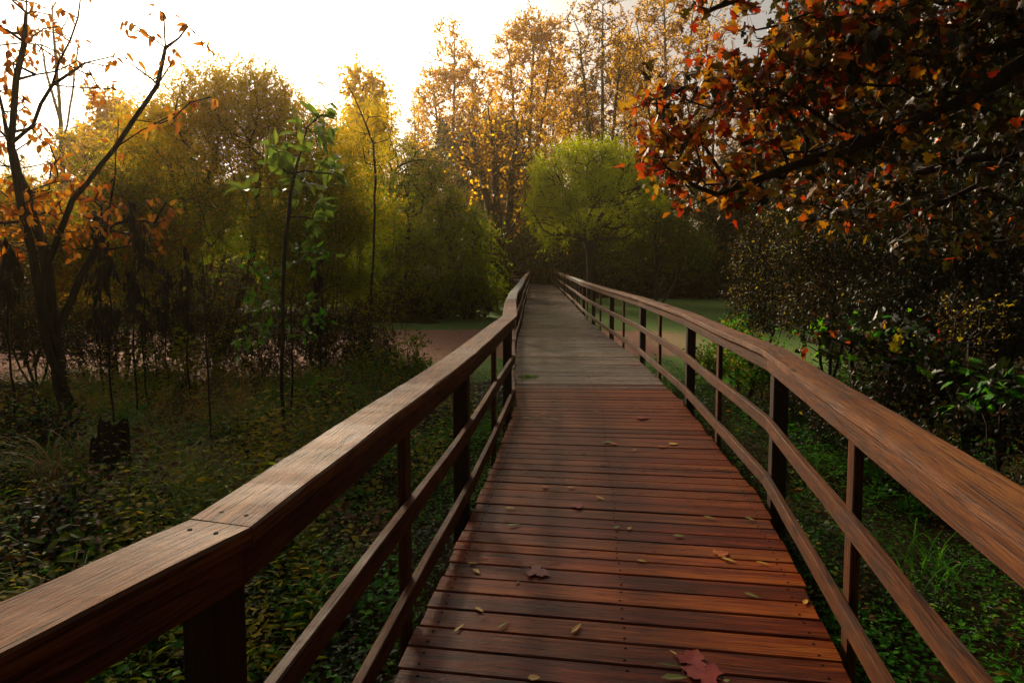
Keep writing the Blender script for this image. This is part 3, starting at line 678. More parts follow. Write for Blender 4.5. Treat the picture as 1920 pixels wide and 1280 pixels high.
plant('round_willow', 'round bright green willow with a dark forked trunk beside the far right railing', 'tree', g1b,
      [[g1b] + pxpath(37, (1108, 470), (1112, 430), (1150, 370), (1170, 320)), [g1b] + pxpath(37, (1104, 470), (1095, 430), (1060, 360), (1040, 320)), pxpath(37, (1108, 440), (1105, 380), (1100, 310))],
      [pxblob(1030, 335, 34, 40, 37, 1.4, 54), pxblob(1075, 300, 38, 34, 37.5, 1.5, 60), pxblob(1130, 295, 36, 28, 36.5, 1.4, 54), pxblob(1170, 325, 34, 38, 37.5, 1.5, 54), pxblob(1205, 375, 36, 34, 37, 1.4, 46), pxblob(1015, 395, 30, 30, 37, 1.2, 40), pxblob(1060, 390, 36, 34, 36, 1.5, 50), pxblob(1125, 365, 40, 34, 36, 1.5, 54), pxblob(1165, 410, 44, 28, 37, 1.6, 46), pxblob(1035, 440, 36, 24, 37.5, 1.2, 34), pxblob(1235, 410, 30, 26, 37, 1.2, 28), pxblob(1195, 455, 46, 30, 37.5, 1.4, 40), pxblob(1090, 425, 34, 26, 36.5, 1.2, 34), pxblob(1025, 365, 30, 40, 37, 1.2, 36), pxblob(1100, 340, 50, 40, 37, 1.6, 60)],
      0.26, dict(WIL, T=7, tl=0.9, q=14, L=0.15, W=0.042), M['bark_dark'], [M['round_green']], 31, thin=3, seg=0.6)
willow('low dark green willow spreading right of the round bright one, over the green pond', 36, [(1230, 0), (1260, .8)],
       [pxblob(1235, 440, 60, 55, 36, 1.8, 120), pxblob(1280, 470, 50, 45, 36, 1.6, 90), pxblob(1190, 480, 60, 35, 36.3, 1.5, 80)], 0.14, 32, [M['wil_green'], M['dark_green']], dict(WIL, L=.11, W=.022), mixed(.5, .5), thin=3)

# ---- tall poplars behind the walk, lit from behind
def poplar(label, Y, px, blobs, R0, seed, mats, ch=None, spec=POP, stems=None, bark='bark_brown', name='poplar', thin=3):
    q = base_at(px, Y); trunks = []
    for k, b_ in enumerate(stems or [blobs[0][0], blobs[-1][0]]):
        t_ = np.array(b_) if len(b_) == 3 else at(b_[0], b_[1], Y)
        mid = q + (t_ - q) * np.array([.25, .25, .45])
        trunks.append([q, mid, t_] if k == 0 else [mid if k > 1 else q, q + (t_ - q) * np.array([.4, .4, .5]), t_])
    return plant(name, label, 'tree', q, trunks, blobs, R0, spec, M[bark], mats, seed, thin=thin, seg=0.9, bf=0.2, lift=0.2, rmin=0.012, chooser=ch)
OB = [M['orange'], M['brown']]; 
p1 = poplar('glowing orange poplar standing alone against the white sky, left of the taller group', 64, 850,
       [pxblob(850, 110, 35, 76, 64, 1.6, 60), pxblob(815, 190, 40, 70, 64, 2.0, 90), pxblob(885, 180, 38, 75, 64, 2.0, 90), pxblob(850, 290, 80, 80, 64, 2.5, 130), pxblob(850, 390, 90, 70, 64, 2.5, 110), pxblob(850, 470, 100, 50, 64, 2.5, 90)], 0.3, 41, OB, mixed(.8, .2), stems=[(852, 80), (812, 160), (892, 150)])
p2 = poplar('tall golden poplar at the centre of the group, straight beyond the end of the boardwalk', 68, 985,
       [pxblob(1000, 70, 45, 45, 68, 2.0, 90), pxblob(960, 130, 38, 80, 68, 2.0, 90), pxblob(1030, 120, 38, 75, 68, 2.0, 90), pxblob(985, 240, 75, 80, 68, 2.6, 140), pxblob(990, 350, 85, 80, 68, 2.6, 130), pxblob(1000, 440, 90, 70, 68, 2.6, 110)], 0.32, 42, OB, mixed(.75, .25), stems=[(1003, 40), (955, 100), (1035, 90)])
p3 = poplar('dark stemmed poplar with thin brown foliage, its bare forked trunk showing above the round willow', 72, 1128,
       [pxblob(1120, 60, 76, 76, 72, 2.2, 80), pxblob(1085, 150, 45, 80, 72, 2.2, 80), pxblob(1160, 140, 45, 70, 72, 2.2, 80), pxblob(1115, 260, 80, 80, 72, 2.6, 120), pxblob(1120, 390, 90, 90, 72, 2.6, 120)], 0.34, 43, OB, mixed(.3, .7), stems=[(1130, 10), (1085, 60), (1165, 90)], bark='bark_dark')
p4 = poplar('tall poplar with thinning yellow brown leaves just left of the red maple sprays', 76, 1250,
       [pxblob(1240, 20, 60, 60, 76, 2.5, 100), pxblob(1200, 110, 76, 80, 76, 2.5, 100), pxblob(1290, 110, 60, 90, 76, 2.5, 110), pxblob(1250, 230, 85, 80, 76, 3, 120), pxblob(1260, 370, 100, 100, 76, 3, 130), pxblob(1330, 40, 60, 80, 76, 2.5, 80)], 0.34, 44, OB, mixed(.5, .5), stems=[(1245, -30), (1195, 50), (1300, 20)])
poplar('pale yellow tree showing its top over the slim willow', 40, 680, [pxblob(685, 200, 40, 60, 40, 1.8, 90), pxblob(680, 290, 60, 70, 40, 2.2, 110), pxblob(650, 360, 60, 60, 40, 2, 70)], 0.2, 45, [M['orange'], M['wil_yellow']], mixed(.5, .5), stems=[(686, 150), (660, 230)])
poplar('rounded orange tree far behind the leaning tree, left of the broad willow', 42, 225, [pxblob(215, 235, 45, 50, 42, 2, 90), pxblob(245, 290, 60, 60, 42, 2.2, 100), pxblob(180, 300, 40, 60, 42, 2, 70)], 0.2, 46, OB, mixed(.85, .15), stems=[(215, 195), (250, 250)])
poplar('dull purple brown tree far behind, between the orange tree and the broad willow', 46, 320, [pxblob(310, 260, 60, 65, 46, 2.2, 110), pxblob(330, 350, 90, 70, 46, 2.5, 120)], 0.22, 47, [M['brown'], M['orange']], mixed(.85, .15), stems=[(310, 205), (340, 260)])
poplar('yellow orange bush low at the far left behind the leaning tree', 30, 150, [pxblob(160, 290, 50, 45, 30, 1.5, 90), pxblob(110, 390, 90, 60, 30, 1.8, 120), pxblob(30, 400, 90, 70, 30, 1.8, 120), pxblob(180, 450, 100, 60, 30, 1.6, 100)], 0.15, 48, [M['orange'], M['wil_yellow'], M['wil_green']], mixed(.5, .25, .25), stems=[(160, 290), (60, 380)], spec=dict(POP, L=.10, W=.08, tl=.5))
q = base_at(120, 33)
plant('bare_tree', 'thin pale almost leafless tree rising against the white sky at the far left', 'tree', q, [[q] + pxpath(33, (118, 330), (110, 170), (100, 60), (95, -40)), pxpath(33, (116, 300), (135, 180), (150, 60)), pxpath(33, (112, 220), (85, 130), (70, 40))],
      [pxblob(110, 100, 60, 110, 33, 1.2, 70)], 0.12, dict(POP, T=1, q=1, tl=.4, L=.08, W=.06), M['bark_pale'], [M['orange']], 49, thin=1.5, rmin=0.008)
q = base_at(932, 41)
plant('dark_trunked_tree', 'tree with several dark bare trunks rising behind the drooping willow, left of the walk end', 'tree', q,
      [[q] + pxpath(41, (930, 450), (918, 400), (905, 330), (880, 240)), [q] + pxpath(41, (936, 440), (928, 330), (925, 270), (915, 200)), [q] + pxpath(41, (940, 460), (955, 400), (962, 310), (970, 230)), pxpath(41, (938, 470), (965, 420), (990, 360))],
      [pxblob(900, 300, 55, 70, 41, 2, 70), pxblob(960, 290, 50, 80, 41, 2, 60), pxblob(930, 380, 60, 50, 41, 1.8, 40)], 0.3, dict(POP, T=3, q=4), M['bark_dark'], OB, 50, chooser=mixed(.4, .6), rmin=.012, seg=.8)
# further trees of the same wood, standing behind the first row
def wood_copy(src, px, Y, rz, sc, label, group=None):
    x_ = (px - CX) / FPX * Y; return copy_tree(src, (x_, Y, gz(x_, Y) - .1), rz, sc, label)
G_ = 'brown and orange trees standing behind the first row'
for i, (src, px, Y, rz, sc) in enumerate([(p3, 780, 84, 2.0, .72), (p1, 930, 88, 1.1, .95), (p3, 1020, 84, 4.0, .9), (p2, 1090, 90, 2.5, .95), (p4, 1180, 92, 1.0, .95), (p3, 1330, 80, 3.0, .85), (p2, 1420, 84, .7, .9), (p3, 890, 92, 5.0, .8), (p3, 620, 80, 1.6, .5), (p1, 720, 84, 3.3, .6),
                                         (p3, 500, 74, 2.4, .42), (p3, 400, 70, .9, .4), (p1, 260, 74, 4.4, .42), (p3, 160, 72, 3.6, .38), (p3, 40, 68, 2.9, .42), (p1, -80, 66, 5.2, .42), (p3, 1520, 60, 1.9, .9), (p4, 1600, 56, 4.1, .9), (p3, 1720, 54, 2.2, .9), (p2, 1850, 52, 5.0, .9)]):
    wood_copy(src, px, Y, rz, sc, 'brown and orange autumn tree in the rear of the wood', G_)['group'] = G_

# ---- dense dark bushes closing the far banks
def bush(label, Y, px, blobs, seed, mats, ch=None, spec=DNS, R0=.06, name='bush', cat='bush', thin=3, n_st=4, group=None, seg=.4, rmin=.006):
    q = base_at(px, Y); trunks = []
    for b_ in blobs[:n_st]:
        t_ = b_[0]; trunks.append([q, q + (t_ - q) * np.array([.6, .6, .45]), q + (t_ - q) * .85])
    return plant(name, label, cat, q, trunks, blobs, R0, spec, M['bark_dark'], mats, seed, group=group, parts=('stems', 'foliage'), thin=thin, seg=seg, chooser=ch, rmin=rmin, lift=.1)
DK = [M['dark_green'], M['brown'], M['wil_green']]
b1 = bush('dark green and brown bush on the far right bank, below the low willow', 43, 1250, [pxblob(1230, 520, 70, 30, 43, 2, 90), pxblob(1290, 500, 60, 45, 43, 2, 90), pxblob(1180, 500, 60, 40, 44, 2, 80)], 61, DK, mixed(.6, .15, .25))
b2 = bush('olive bush with yellow patches at the far green water, right of the low willow', 42, 1340, [pxblob(1340, 490, 50, 45, 42, 2, 100), pxblob(1310, 530, 60, 25, 42, 1.6, 70), pxblob(1390, 510, 50, 45, 42, 1.8, 80)], 62, DK, mixed(.35, .15, .5))
b3 = bush('tall dark thicket behind the right shrubs at the end of the green pond', 40, 1450, [pxblob(1450, 430, 80, 90, 40, 2.2, 140), pxblob(1380, 400, 60, 80, 41, 2, 110), pxblob(1520, 480, 80, 80, 38, 2, 100)], 63, DK, mixed(.75, .15, .1))
b4 = bush('dark brown brush behind the railing that crosses the end of the walk', 56, 1000, [pxblob(1010, 470, 60, 35, 56, 2, 110), pxblob(950, 450, 50, 50, 57, 2, 100), pxblob(1080, 460, 60, 50, 56, 2, 100)], 64, [M['brown'], M['dark_green'], M['wil_green']], mixed(.4, .2, .4))
b5 = bush('dark bush under the drooping willows at the waterline of the pink pond', 26.5, 800, [pxblob(790, 560, 70, 40, 26.8, 1.2, 90), pxblob(860, 560, 60, 40, 27, 1.2, 90), pxblob(720, 560, 60, 40, 26.8, 1.2, 80)], 65, DK, mixed(.85, .1, .05))
b6 = bush('dark undergrowth beside the left rail where the drooping willow ends', 31, 925, [pxblob(925, 530, 30, 40, 31, 1.2, 80), pxblob(900, 480, 40, 60, 32, 1.4, 80)], 66, DK, mixed(.6, .2, .2))
b7 = bush('dim thicket on the left far bank behind the broad willow', 27, 480, [pxblob(420, 520, 140, 60, 27, 1.6, 150), pxblob(600, 520, 90, 70, 27, 1.6, 120), pxblob(520, 470, 100, 60, 28, 1.6, 100)], 67, DK, mixed(.5, .25, .25))
b8 = bush('dim brown thicket at the far left behind the withered stalks', 27, 150, [pxblob(180, 520, 130, 60, 27, 1.6, 140), pxblob(20, 500, 120, 80, 27, 1.6, 140), pxblob(290, 540, 80, 50, 27, 1.4, 80)], 68, DK, mixed(.4, .45, .15))
for i, (src, px, Y, rz, sc, lb) in enumerate([(b3, 1560, 36, 2, 1.1, 'dark thicket behind the maple, first beyond the pond end'), (b3, 1700, 30, 1, 1.1, 'dark thicket behind the maple, second beyond the pond end'), (b3, 1850, 26, 3, 1.1, 'dark thicket behind the maple, close to the right edge of view'),
                                              (b4, 870, 54, 2, 1.0, 'brown brush left of the walk end behind the dark trunks'), (b4, 1150, 52, 1.2, 1.1, 'brown brush behind the trunk of the round willow'), (b4, 760, 50, 2.6, 1.2, 'brown brush far behind the drooping willows')]):
    wood_copy(src, px, Y, rz, sc, lb)

G2 = 'dim brush closing the view under the far trees'
for i in range(22):
    px = -160 + i * 100 + 30 * math.sin(i * 5.1); Y = 74 + 9 * math.sin(i * 2.3)
    wood_copy((b4, b3, b8)[i % 3], px, Y, i * 1.7, 1.9 + .3 * math.sin(i * 3.3), 'dim brown brush under the far trees of the wood')['group'] = G2

for px, Y, rz, sc in [(420, 42, .5, 1.0), (540, 44, 2.1, 1.1), (650, 43, 3.9, 1.0), (300, 40, 1.1, 1.0), (1060, 58, 2.8, 1.0), (1105, 62, 5.5, 1.1), (1010, 60, 1.4, 1.0), (200, 42, 4.4, 1.0), (60, 40, .2, 1.0)]:
    wood_copy(b7 if px < 900 else b4, px, Y, rz, sc, 'dim brown brush under the far trees of the wood')['group'] = G2
for px, Y, rz in [(1085, 50, .4), (1140, 53, 2.0), (1030, 57, 3.3)]: wood_copy(b1, px, Y, rz, .9, 'dim brown brush under the far trees of the wood')['group'] = G2
# ---- the red maple reaching in from the right
mb_ = np.array([6.6, 4.6, gz(6.6, 4.6) - .05])
mtr = [[mb_, (6.4, 4.5, 1.5), (6.1, 4.5, 3.2), (5.6, 4.6, 5.2), (5.0, 4.7, 7.0)],
       [(6.15, 4.5, 3.0)] + pxpath(5, (1980, 80, 4.9), (1830, 178, 4.9), (1700, 235, 5.0), (1560, 288, 5.1), (1400, 345, 5.2), (1290, 388, 5.3)),
       [(5.9, 4.5, 3.9)] + pxpath(5, (1960, -40, 5.0), (1760, 50, 5.2), (1560, 110, 5.4), (1380, 140, 5.5), (1230, 185, 5.5)),
       [(5.7, 4.55, 4.8)] + pxpath(5, (1800, -140, 4.6), (1600, -60, 4.7), (1440, -20, 4.8), (1330, 20, 4.9)),
       [(6.3, 4.5, 2.2)] + pxpath(6, (1980, 270, 5.8), (1800, 300, 6.2), (1640, 350, 6.4)),
       [(5.8, 4.5, 4.4), (4.4, 3.0, 5.2), (3.2, 1.4, 5.6)], [(5.7, 4.5, 4.8), (5.0, 2.0, 5.6), (4.2, 0, 5.8)]]
mblobs = [pxblob(1290, 200, 95, 95, 5.4, .6, 46), pxblob(1255, 300, 85, 55, 5.4, .5, 34), pxblob(1370, 345, 110, 40, 5.4, .4, 44), pxblob(1420, 150, 110, 80, 5.2, .7, 66), pxblob(1360, -5, 60, 22, 4.9, .3, 14), pxblob(1480, 250, 110, 90, 5.3, .7, 70), pxblob(1540, 80, 120, 100, 5.1, .7, 80),
          pxblob(1640, 220, 120, 110, 5.2, .8, 90), pxblob(1700, 60, 140, 110, 5.1, .8, 90), pxblob(1840, 140, 120, 130, 5.1, .8, 80), pxblob(1820, 310, 120, 80, 6.0, .7, 70), pxblob(1640, 350, 110, 70, 6.2, .6, 60), pxblob(1800, 430, 130, 60, 6.2, .6, 50), pxblob(1560, 390, 100, 40, 6.2, .5, 34), pxblob(1900, 60, 90, 80, 5.0, .6, 50),
          ((3.4, 1.4, 5.4), (1.2, 1.8, .8), 50), ((4.9, 1.5, 5.4), (1.6, 2.4, 1.0), 80), ((5.4, 4.6, 6.2), (2.0, 1.6, 1.2), 60)]  # crown overhead out of view, added to shade the near ground
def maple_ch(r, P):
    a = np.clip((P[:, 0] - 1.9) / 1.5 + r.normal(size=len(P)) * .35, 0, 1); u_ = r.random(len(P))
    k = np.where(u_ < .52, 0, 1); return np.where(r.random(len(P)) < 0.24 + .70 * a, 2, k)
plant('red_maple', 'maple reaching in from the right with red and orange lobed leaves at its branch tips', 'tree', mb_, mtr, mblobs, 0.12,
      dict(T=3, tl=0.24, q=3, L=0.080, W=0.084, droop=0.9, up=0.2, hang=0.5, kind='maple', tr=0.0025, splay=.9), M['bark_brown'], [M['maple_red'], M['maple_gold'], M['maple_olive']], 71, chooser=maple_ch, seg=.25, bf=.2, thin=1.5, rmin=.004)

# ---- dark trees and shrubs on the right
q = np.array([11.5, 15.5, gz(11.5, 15.5) - .05])
q_dark = plant('dark_tree', 'tall dark leafy tree filling the upper right behind the maple', 'tree', q, [[q, (11.2, 15.5, 3), (10.4, 15.5, 6), (9.5, 15.5, 9)], [(11.2, 15.5, 3), (9, 15, 5), (7.6, 15, 6.5)], [(11.3, 15.5, 2), (13, 15, 5), (14, 15, 8)]],
      [pxblob(1560, 250, 120, 140, 15.5, 1.6, 150), pxblob(1700, 120, 140, 160, 15.5, 1.8, 170), pxblob(1860, 250, 140, 180, 15, 1.8, 180), pxblob(1700, 330, 140, 100, 15, 1.6, 130), pxblob(1560, 60, 90, 100, 15.5, 1.5, 80), ((10, 15.5, 9.5), (4, 2, 2.5), 120), pxblob(1500, 360, 60, 70, 15, 1.2, 60)],
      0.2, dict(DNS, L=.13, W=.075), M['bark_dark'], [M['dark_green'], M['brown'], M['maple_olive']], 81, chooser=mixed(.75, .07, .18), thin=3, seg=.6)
dtree = q_dark
G3 = 'dark trees added around and behind the viewer to block light'  # tree copies beside and behind the camera, added to cut fill light
for i, (x_, y_, rz, sc) in enumerate([(10.5, 8.5, .4, 1.0), (10.5, 3.0, 1.6, 1.05), (10.0, -2.5, 2.2, 1.0), (8.0, -8.0, 2.9, 1.1), (2.5, -9.0, 1.2, 1.1), (-3.0, -10.0, .2, 1.15), (-8.5, -9.0, 4.0, 1.1), (-13, -5.0, 5.2, 1.0)]):
    copy_tree(dtree, (x_, y_, gz(x_, y_) - .1), rz, sc, 'dark leafy tree added near the viewer to block sky light')['group'] = G3
q = np.array([-5.2, -3.6, gz(-5.2, -3.6) - .05])  # unseen overhanging tree, added to darken the near foreground
plant('dark_tree', 'dark leafy tree added near the viewer to block sky light', 'tree', q, [[q, (-5.0, -3.5, 2.5), (-4.2, -2.8, 5.0), (-2.5, -1.5, 6.4)], [(-4.6, -3.1, 3.9), (-2, -2.6, 6.2), (1.0, -1.6, 7.0)]],
      [((-3.2, -.9, 6.6), (2.2, 1.8, .9), 90), ((.2, -1.3, 7.0), (2.4, 1.7, .9), 90), ((2.6, -1.6, 7.2), (1.6, 1.6, .8), 50), ((-6, -3, 6.8), (2, 2, 1.2), 50)], .2, dict(DNS, L=.15, W=.10, T=6, q=8), M['bark_dark'], [M['dark_green'], M['maple_olive']], 181, chooser=mixed(.6, .4), thin=2, seg=.5, group=G3)
def shrub(*a, **k): return bush(*a, R0=k.pop('R0', .028), spec=k.pop('spec', SHR), seg=.25, rmin=.004, **k)
M['olive'] = leaf_mat('olive_shrub_leaf', [(0.1, (0.014, 0.017, 0.004)), (0.6, (0.038, 0.036, 0.006)), (1.0, (0.075, 0.058, 0.010))], 0.3, rough=.5, spec=.2)
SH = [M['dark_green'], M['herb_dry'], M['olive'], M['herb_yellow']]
s1 = shrub('olive shrub with thin leaning stems at the pond edge, first right of the green water', 11.5, 1425, [pxblob(1440, 500, 70, 90, 11.5, .8, 110), pxblob(1410, 590, 50, 50, 11.3, .5, 50), pxblob(1490, 420, 60, 80, 11.8, .7, 80), pxblob(1480, 570, 60, 60, 11.5, .6, 60)], 82, SH, ch=mixed(.35, .25, .3, .1))
s2 = shrub('dense brown green shrub behind the right railing, under the lowest maple leaves', 10, 1560, [pxblob(1570, 470, 90, 90, 10, .9, 130), pxblob(1530, 580, 80, 60, 9.8, .7, 80), pxblob(1620, 400, 80, 80, 10.5, .8, 90)], 83, SH, ch=mixed(.5, .3, .15, .05))
s3 = shrub('tall very dark shrub right of the brown green one', 9, 1720, [pxblob(1720, 480, 110, 110, 9, 1, 160), pxblob(1680, 590, 90, 60, 8.5, .7, 90), pxblob(1780, 400, 100, 80, 9.2, .9, 110)], 84, SH, ch=mixed(.75, .15, .1, 0))
s4 = shrub('tall very dark shrub cut by the right edge of the photo', 8, 1880, [pxblob(1880, 480, 110, 120, 8, .9, 160), pxblob(1870, 610, 110, 60, 7.6, .7, 100), pxblob(1950, 400, 100, 100, 8, .9, 90)], 85, SH, ch=mixed(.75, .2, .05, 0))
shrub('dark brush behind the right shrubs, hiding the pond bank', 12, 1650, [pxblob(1600, 600, 90, 60, 12, .8, 110), pxblob(1720, 620, 100, 60, 12, .8, 110), pxblob(1660, 680, 120, 40, 11.5, .7, 90)], 191, SH, ch=mixed(.6, .3, .1, 0))
shrub('dark brush behind the right shrubs, running out of the right edge of the photo', 11, 1850, [pxblob(1830, 620, 100, 70, 11, .8, 120), pxblob(1930, 630, 90, 70, 11, .8, 100), pxblob(1860, 700, 120, 40, 10.4, .7, 90)], 192, SH, ch=mixed(.7, .25, .05, 0))
shrub('low bush with lobed yellow green and red leaves close behind the right handrail', 6.6, 1640, [pxblob(1590, 640, 80, 45, 6.7, .4, 50), pxblob(1680, 650, 80, 50, 6.4, .4, 50), pxblob(1740, 690, 70, 50, 6, .4, 40)], 86, [M['dark_green'], M['maple_red'], M['herb_yellow'], M['herb']], ch=mixed(.70, .07, .08, .15), spec=dict(SHR, T=3, q=2, L=.085, W=.08, kind='maple', tl=.2), thin=1.5)
shrub('airy yellow leaved twiggy bush in front of the dark shrubs on the right', 6.8, 1830, [pxblob(1820, 600, 60, 60, 6.8, .4, 40), pxblob(1790, 640, 50, 30, 6.6, .3, 20)], 87, [M['herb_yellow'], M['herb_dry'], M['olive']], ch=mixed(.3, .35, .35), spec=dict(SHR, T=2, q=5, L=.035, W=.025, tl=.18), thin=3)
shrub('broad leaved green plant low at the right edge above the handrail', 5.0, 1880, [pxblob(1880, 730, 40, 35, 5.0, .3, 14), pxblob(1850, 760, 40, 25, 4.9, .3, 10)], 88, [M['dark_green'], M['herb']], ch=mixed(.6, .4), R0=.010, spec=dict(SHR, T=2, q=3, L=.11, W=.06, tl=.16), thin=2)
shrub('dark low shrub filling below the airy yellow bush', 5.6, 1850, [pxblob(1800, 760, 120, 60, 5.8, .5, 90), pxblob(1900, 800, 100, 60, 5.2, .5, 80), pxblob(1680, 760, 90, 45, 6.2, .5, 70)], 89, SH, ch=mixed(.7, .2, .1, 0))
shrub('green leafy shoots at the foot of the right railing beside the pond', 9.2, 1400, [pxblob(1375, 650, 40, 40, 9.3, .4, 40), pxblob(1420, 690, 50, 40, 8.6, .4, 50), pxblob(1330, 690, 35, 25, 9.6, .4, 30)], 90, [M['herb'], M['herb_yellow']], ch=mixed(.7, .3), thin=4)

# ---- saplings and stalks on the left
def sapling(label, Y, pts, blobs, R0, spec, seed, mats, name='sapling', ch=None, thin=2.5, bark='bark_dark'):
    q = base_at(pts[0][0], Y); return plant(name, label, 'sapling', q, [[q] + pxpath(Y, *pts)], blobs, R0, spec, M[bark], mats, seed, parts=('stem', 'leaves'), thin=thin, seg=.2, bf=.1, rmin=.0035, chooser=ch)
BIG = dict(T=2, tl=.15, q=2, L=.20, W=.095, droop=.25, up=.3, hang=.3, kind='ovate', tr=.003, splay=.55)
sapling('tall straight sapling with large pale green leaves clustered at its top', 7.1, [(532, 840), (528, 700), (530, 560), (534, 450), (545, 360), (562, 290), (576, 238)],
        [pxblob(580, 235, 45, 22, 7.1, .25, 12), pxblob(525, 300, 35, 30, 7.0, .2, 9), pxblob(545, 340, 40, 40, 7.2, .25, 10), pxblob(600, 320, 35, 35, 7.2, .25, 8), pxblob(590, 400, 25, 25, 7.1, .2, 5), pxblob(470, 355, 15, 8, 7.0, .1, 2)], .028, BIG, 91, [M['sapling']], bark='bark_brown')
sapling('leafy side sprays low on a thin stem beside the tall sapling', 7.4, [(545, 820), (548, 680), (545, 560), (560, 490)], [pxblob(590, 470, 32, 18, 7.4, .15, 8), pxblob(490, 510, 35, 18, 7.3, .15, 8), pxblob(500, 560, 35, 22, 7.2, .15, 8), pxblob(490, 640, 50, 35, 7.2, .2, 14), pxblob(590, 600, 40, 40, 7.4, .2, 10)], .015,
        dict(BIG, L=.11, W=.05, q=3), 92, [M['sapling'], M['herb']], ch=mixed(.6, .4))
sapling('very thin nearly bare sapling standing left of the tall one', 6.5, [(397, 870), (392, 740), (386, 600), (380, 480)], [pxblob(385, 560, 30, 70, 6.5, .15, 8)], .014, dict(BIG, T=1, q=1, L=.06, W=.03), 93, [M['herb_yellow']], bark='bark_brown')
sapling('tall whippy sapling forking high in front of the drooping willows', 13.0, [(690, 640), (700, 480), (704, 330), (700, 270), (672, 200), (655, 165)], [pxblob(700, 300, 40, 30, 13, .2, 8), pxblob(740, 230, 30, 40, 13, .2, 8), pxblob(610, 160, 40, 25, 13, .2, 10), pxblob(670, 230, 40, 40, 13, .3, 10)], .03, dict(WIL, T=2, q=5, L=.16, W=.025, droop=.8), 94, [M['wil_yellow']], thin=2)
# withered stalks with black hanging leaves
WI = dict(T=2, tl=.10, q=3, L=.17, W=.05, droop=2.6, up=0, hang=1.2, kind='ovate', tr=.004, splay=.3)
for i, (px, py, Y, top, lb) in enumerate([(250, 640, 7.6, 380, 'tallest stalk of black withered hanging leaves, right of the leaning tree'), (205, 700, 7.2, 460, 'stalk of black withered leaves just left of the tallest one'), (268, 660, 8.2, 420, 'stalk of black withered leaves behind the tallest one'), (350, 650, 8.6, 470, 'stalk of black withered leaves in front of the broad willow'),
                                          (185, 640, 8.8, 400, 'thin stalk of black withered leaves close behind the leaning tree'), (600, 640, 10.5, 480, 'stalk of black withered leaves right of the tall sapling'), (310, 640, 9.4, 500, 'short stalk of black withered leaves between the taller ones'), (15, 600, 7.0, 450, 'stalk of black withered leaves at the left edge of the photo')]):
    hgt = (py - top); sapling(lb, Y, [(px, py), (px + 4, (py + top) / 2), (px - 3, top)], [pxblob(px, top + hgt * .2, 8, hgt * .2, Y, .05, 7), pxblob(px - 4, top + hgt * .6, 8, hgt * .25, Y, .05, 8)], .014, WI, 100 + i, [M['dead']], name='withered_stalk')
# leaning canes and brush between them and the pond
for i, (x0, x1, Y, lb) in enumerate([(270, 340, 10.4, 'thicket of leaning bare canes right of the withered stalks'), (340, 430, 10.8, 'thicket of leaning bare canes left of the tall sapling'), (560, 660, 11.2, 'thicket of dark canes and twigs right of the tall sapling'), (20, 130, 10.0, 'thicket of dark canes behind the leaning tree'), (650, 760, 11.8, 'brushy canes with small yellow green leaves by the pink pond edge'), (440, 530, 11.2, 'brushy canes with small olive leaves behind the tall sapling')]):
    r_ = np.random.default_rng(130 + i); trs = []
    for k in range(17):
        px = r_.uniform(x0, x1); q = base_at(px, Y + r_.uniform(-.4, .6)); t_ = at(px + r_.normal() * 35, r_.uniform(400, 600), Y + r_.uniform(-.5, .5)); trs.append([q, (q + t_) / 2 + r_.normal(size=3) * .06, t_])
    c_ = (x0 + x1) / 2; q = trs[0][0]
    plant('cane_thicket', lb, 'canes', q, trs, [pxblob(c_, 640, (x1 - x0) * .6, 45, Y, .5, 50), pxblob(c_, 580, (x1 - x0) * .55, 40, Y, .5, 24)], .016, dict(SHR, T=2, q=4, L=.055, W=.022, tl=.25, kind='blade'), M['bark_dark'], [M['herb_dry'], M['wil_green'], M['herb_yellow']], 140 + i, parts=('stems', 'foliage'), chooser=mixed(.3, .4, .3) if i in (4, 5) else mixed(.6, .25, .15), thin=2.5, seg=.25, rmin=.004)
for i, (px, Y, hy, rx, seed, w_, lb) in enumerate([(60, 10.6, 560, 90, 1, (.5, .4, .1, 0), 'dark brush at the left edge behind the leaning tree'), (215, 11.2, 590, 80, 2, (.5, .35, .1, .05), 'dark low brush between the leaning tree and the pink pond'), (470, 11.6, 600, 90, 3, (.35, .25, .3, .1), 'olive brush behind the tall sapling at the pond edge'),
        (610, 11.8, 585, 70, 4, (.3, .2, .4, .1), 'olive green brush under the slim willow at the pond edge'), (700, 11.9, 620, 55, 5, (.15, .2, .45, .2), 'yellow green weedy brush at the near right corner of the pink pond'), (350, 12.0, 560, 60, 6, (.5, .3, .2, 0), 'dark brush below the broad willow'), (-40, 9.0, 480, 80, 7, (.6, .4, 0, 0), 'very dark brush cut by the left edge of the photo')]):
    shrub(lb, Y, px, [pxblob(px, hy + 40, rx, 48, Y, .5, 110), pxblob(px + rx * .4, hy + 85, rx * .9, 40, Y - .2, .5, 80), pxblob(px - rx * .5, hy + 75, rx * .7, 40, Y - .1, .5, 60), pxblob(px - rx * .4, hy + 10, rx * .5, 60, Y + .2, .4, 50)], 160 + seed, SH, ch=mixed(*w_), spec=dict(SHR, T=4, q=7, L=.065, W=.022, up=.5))
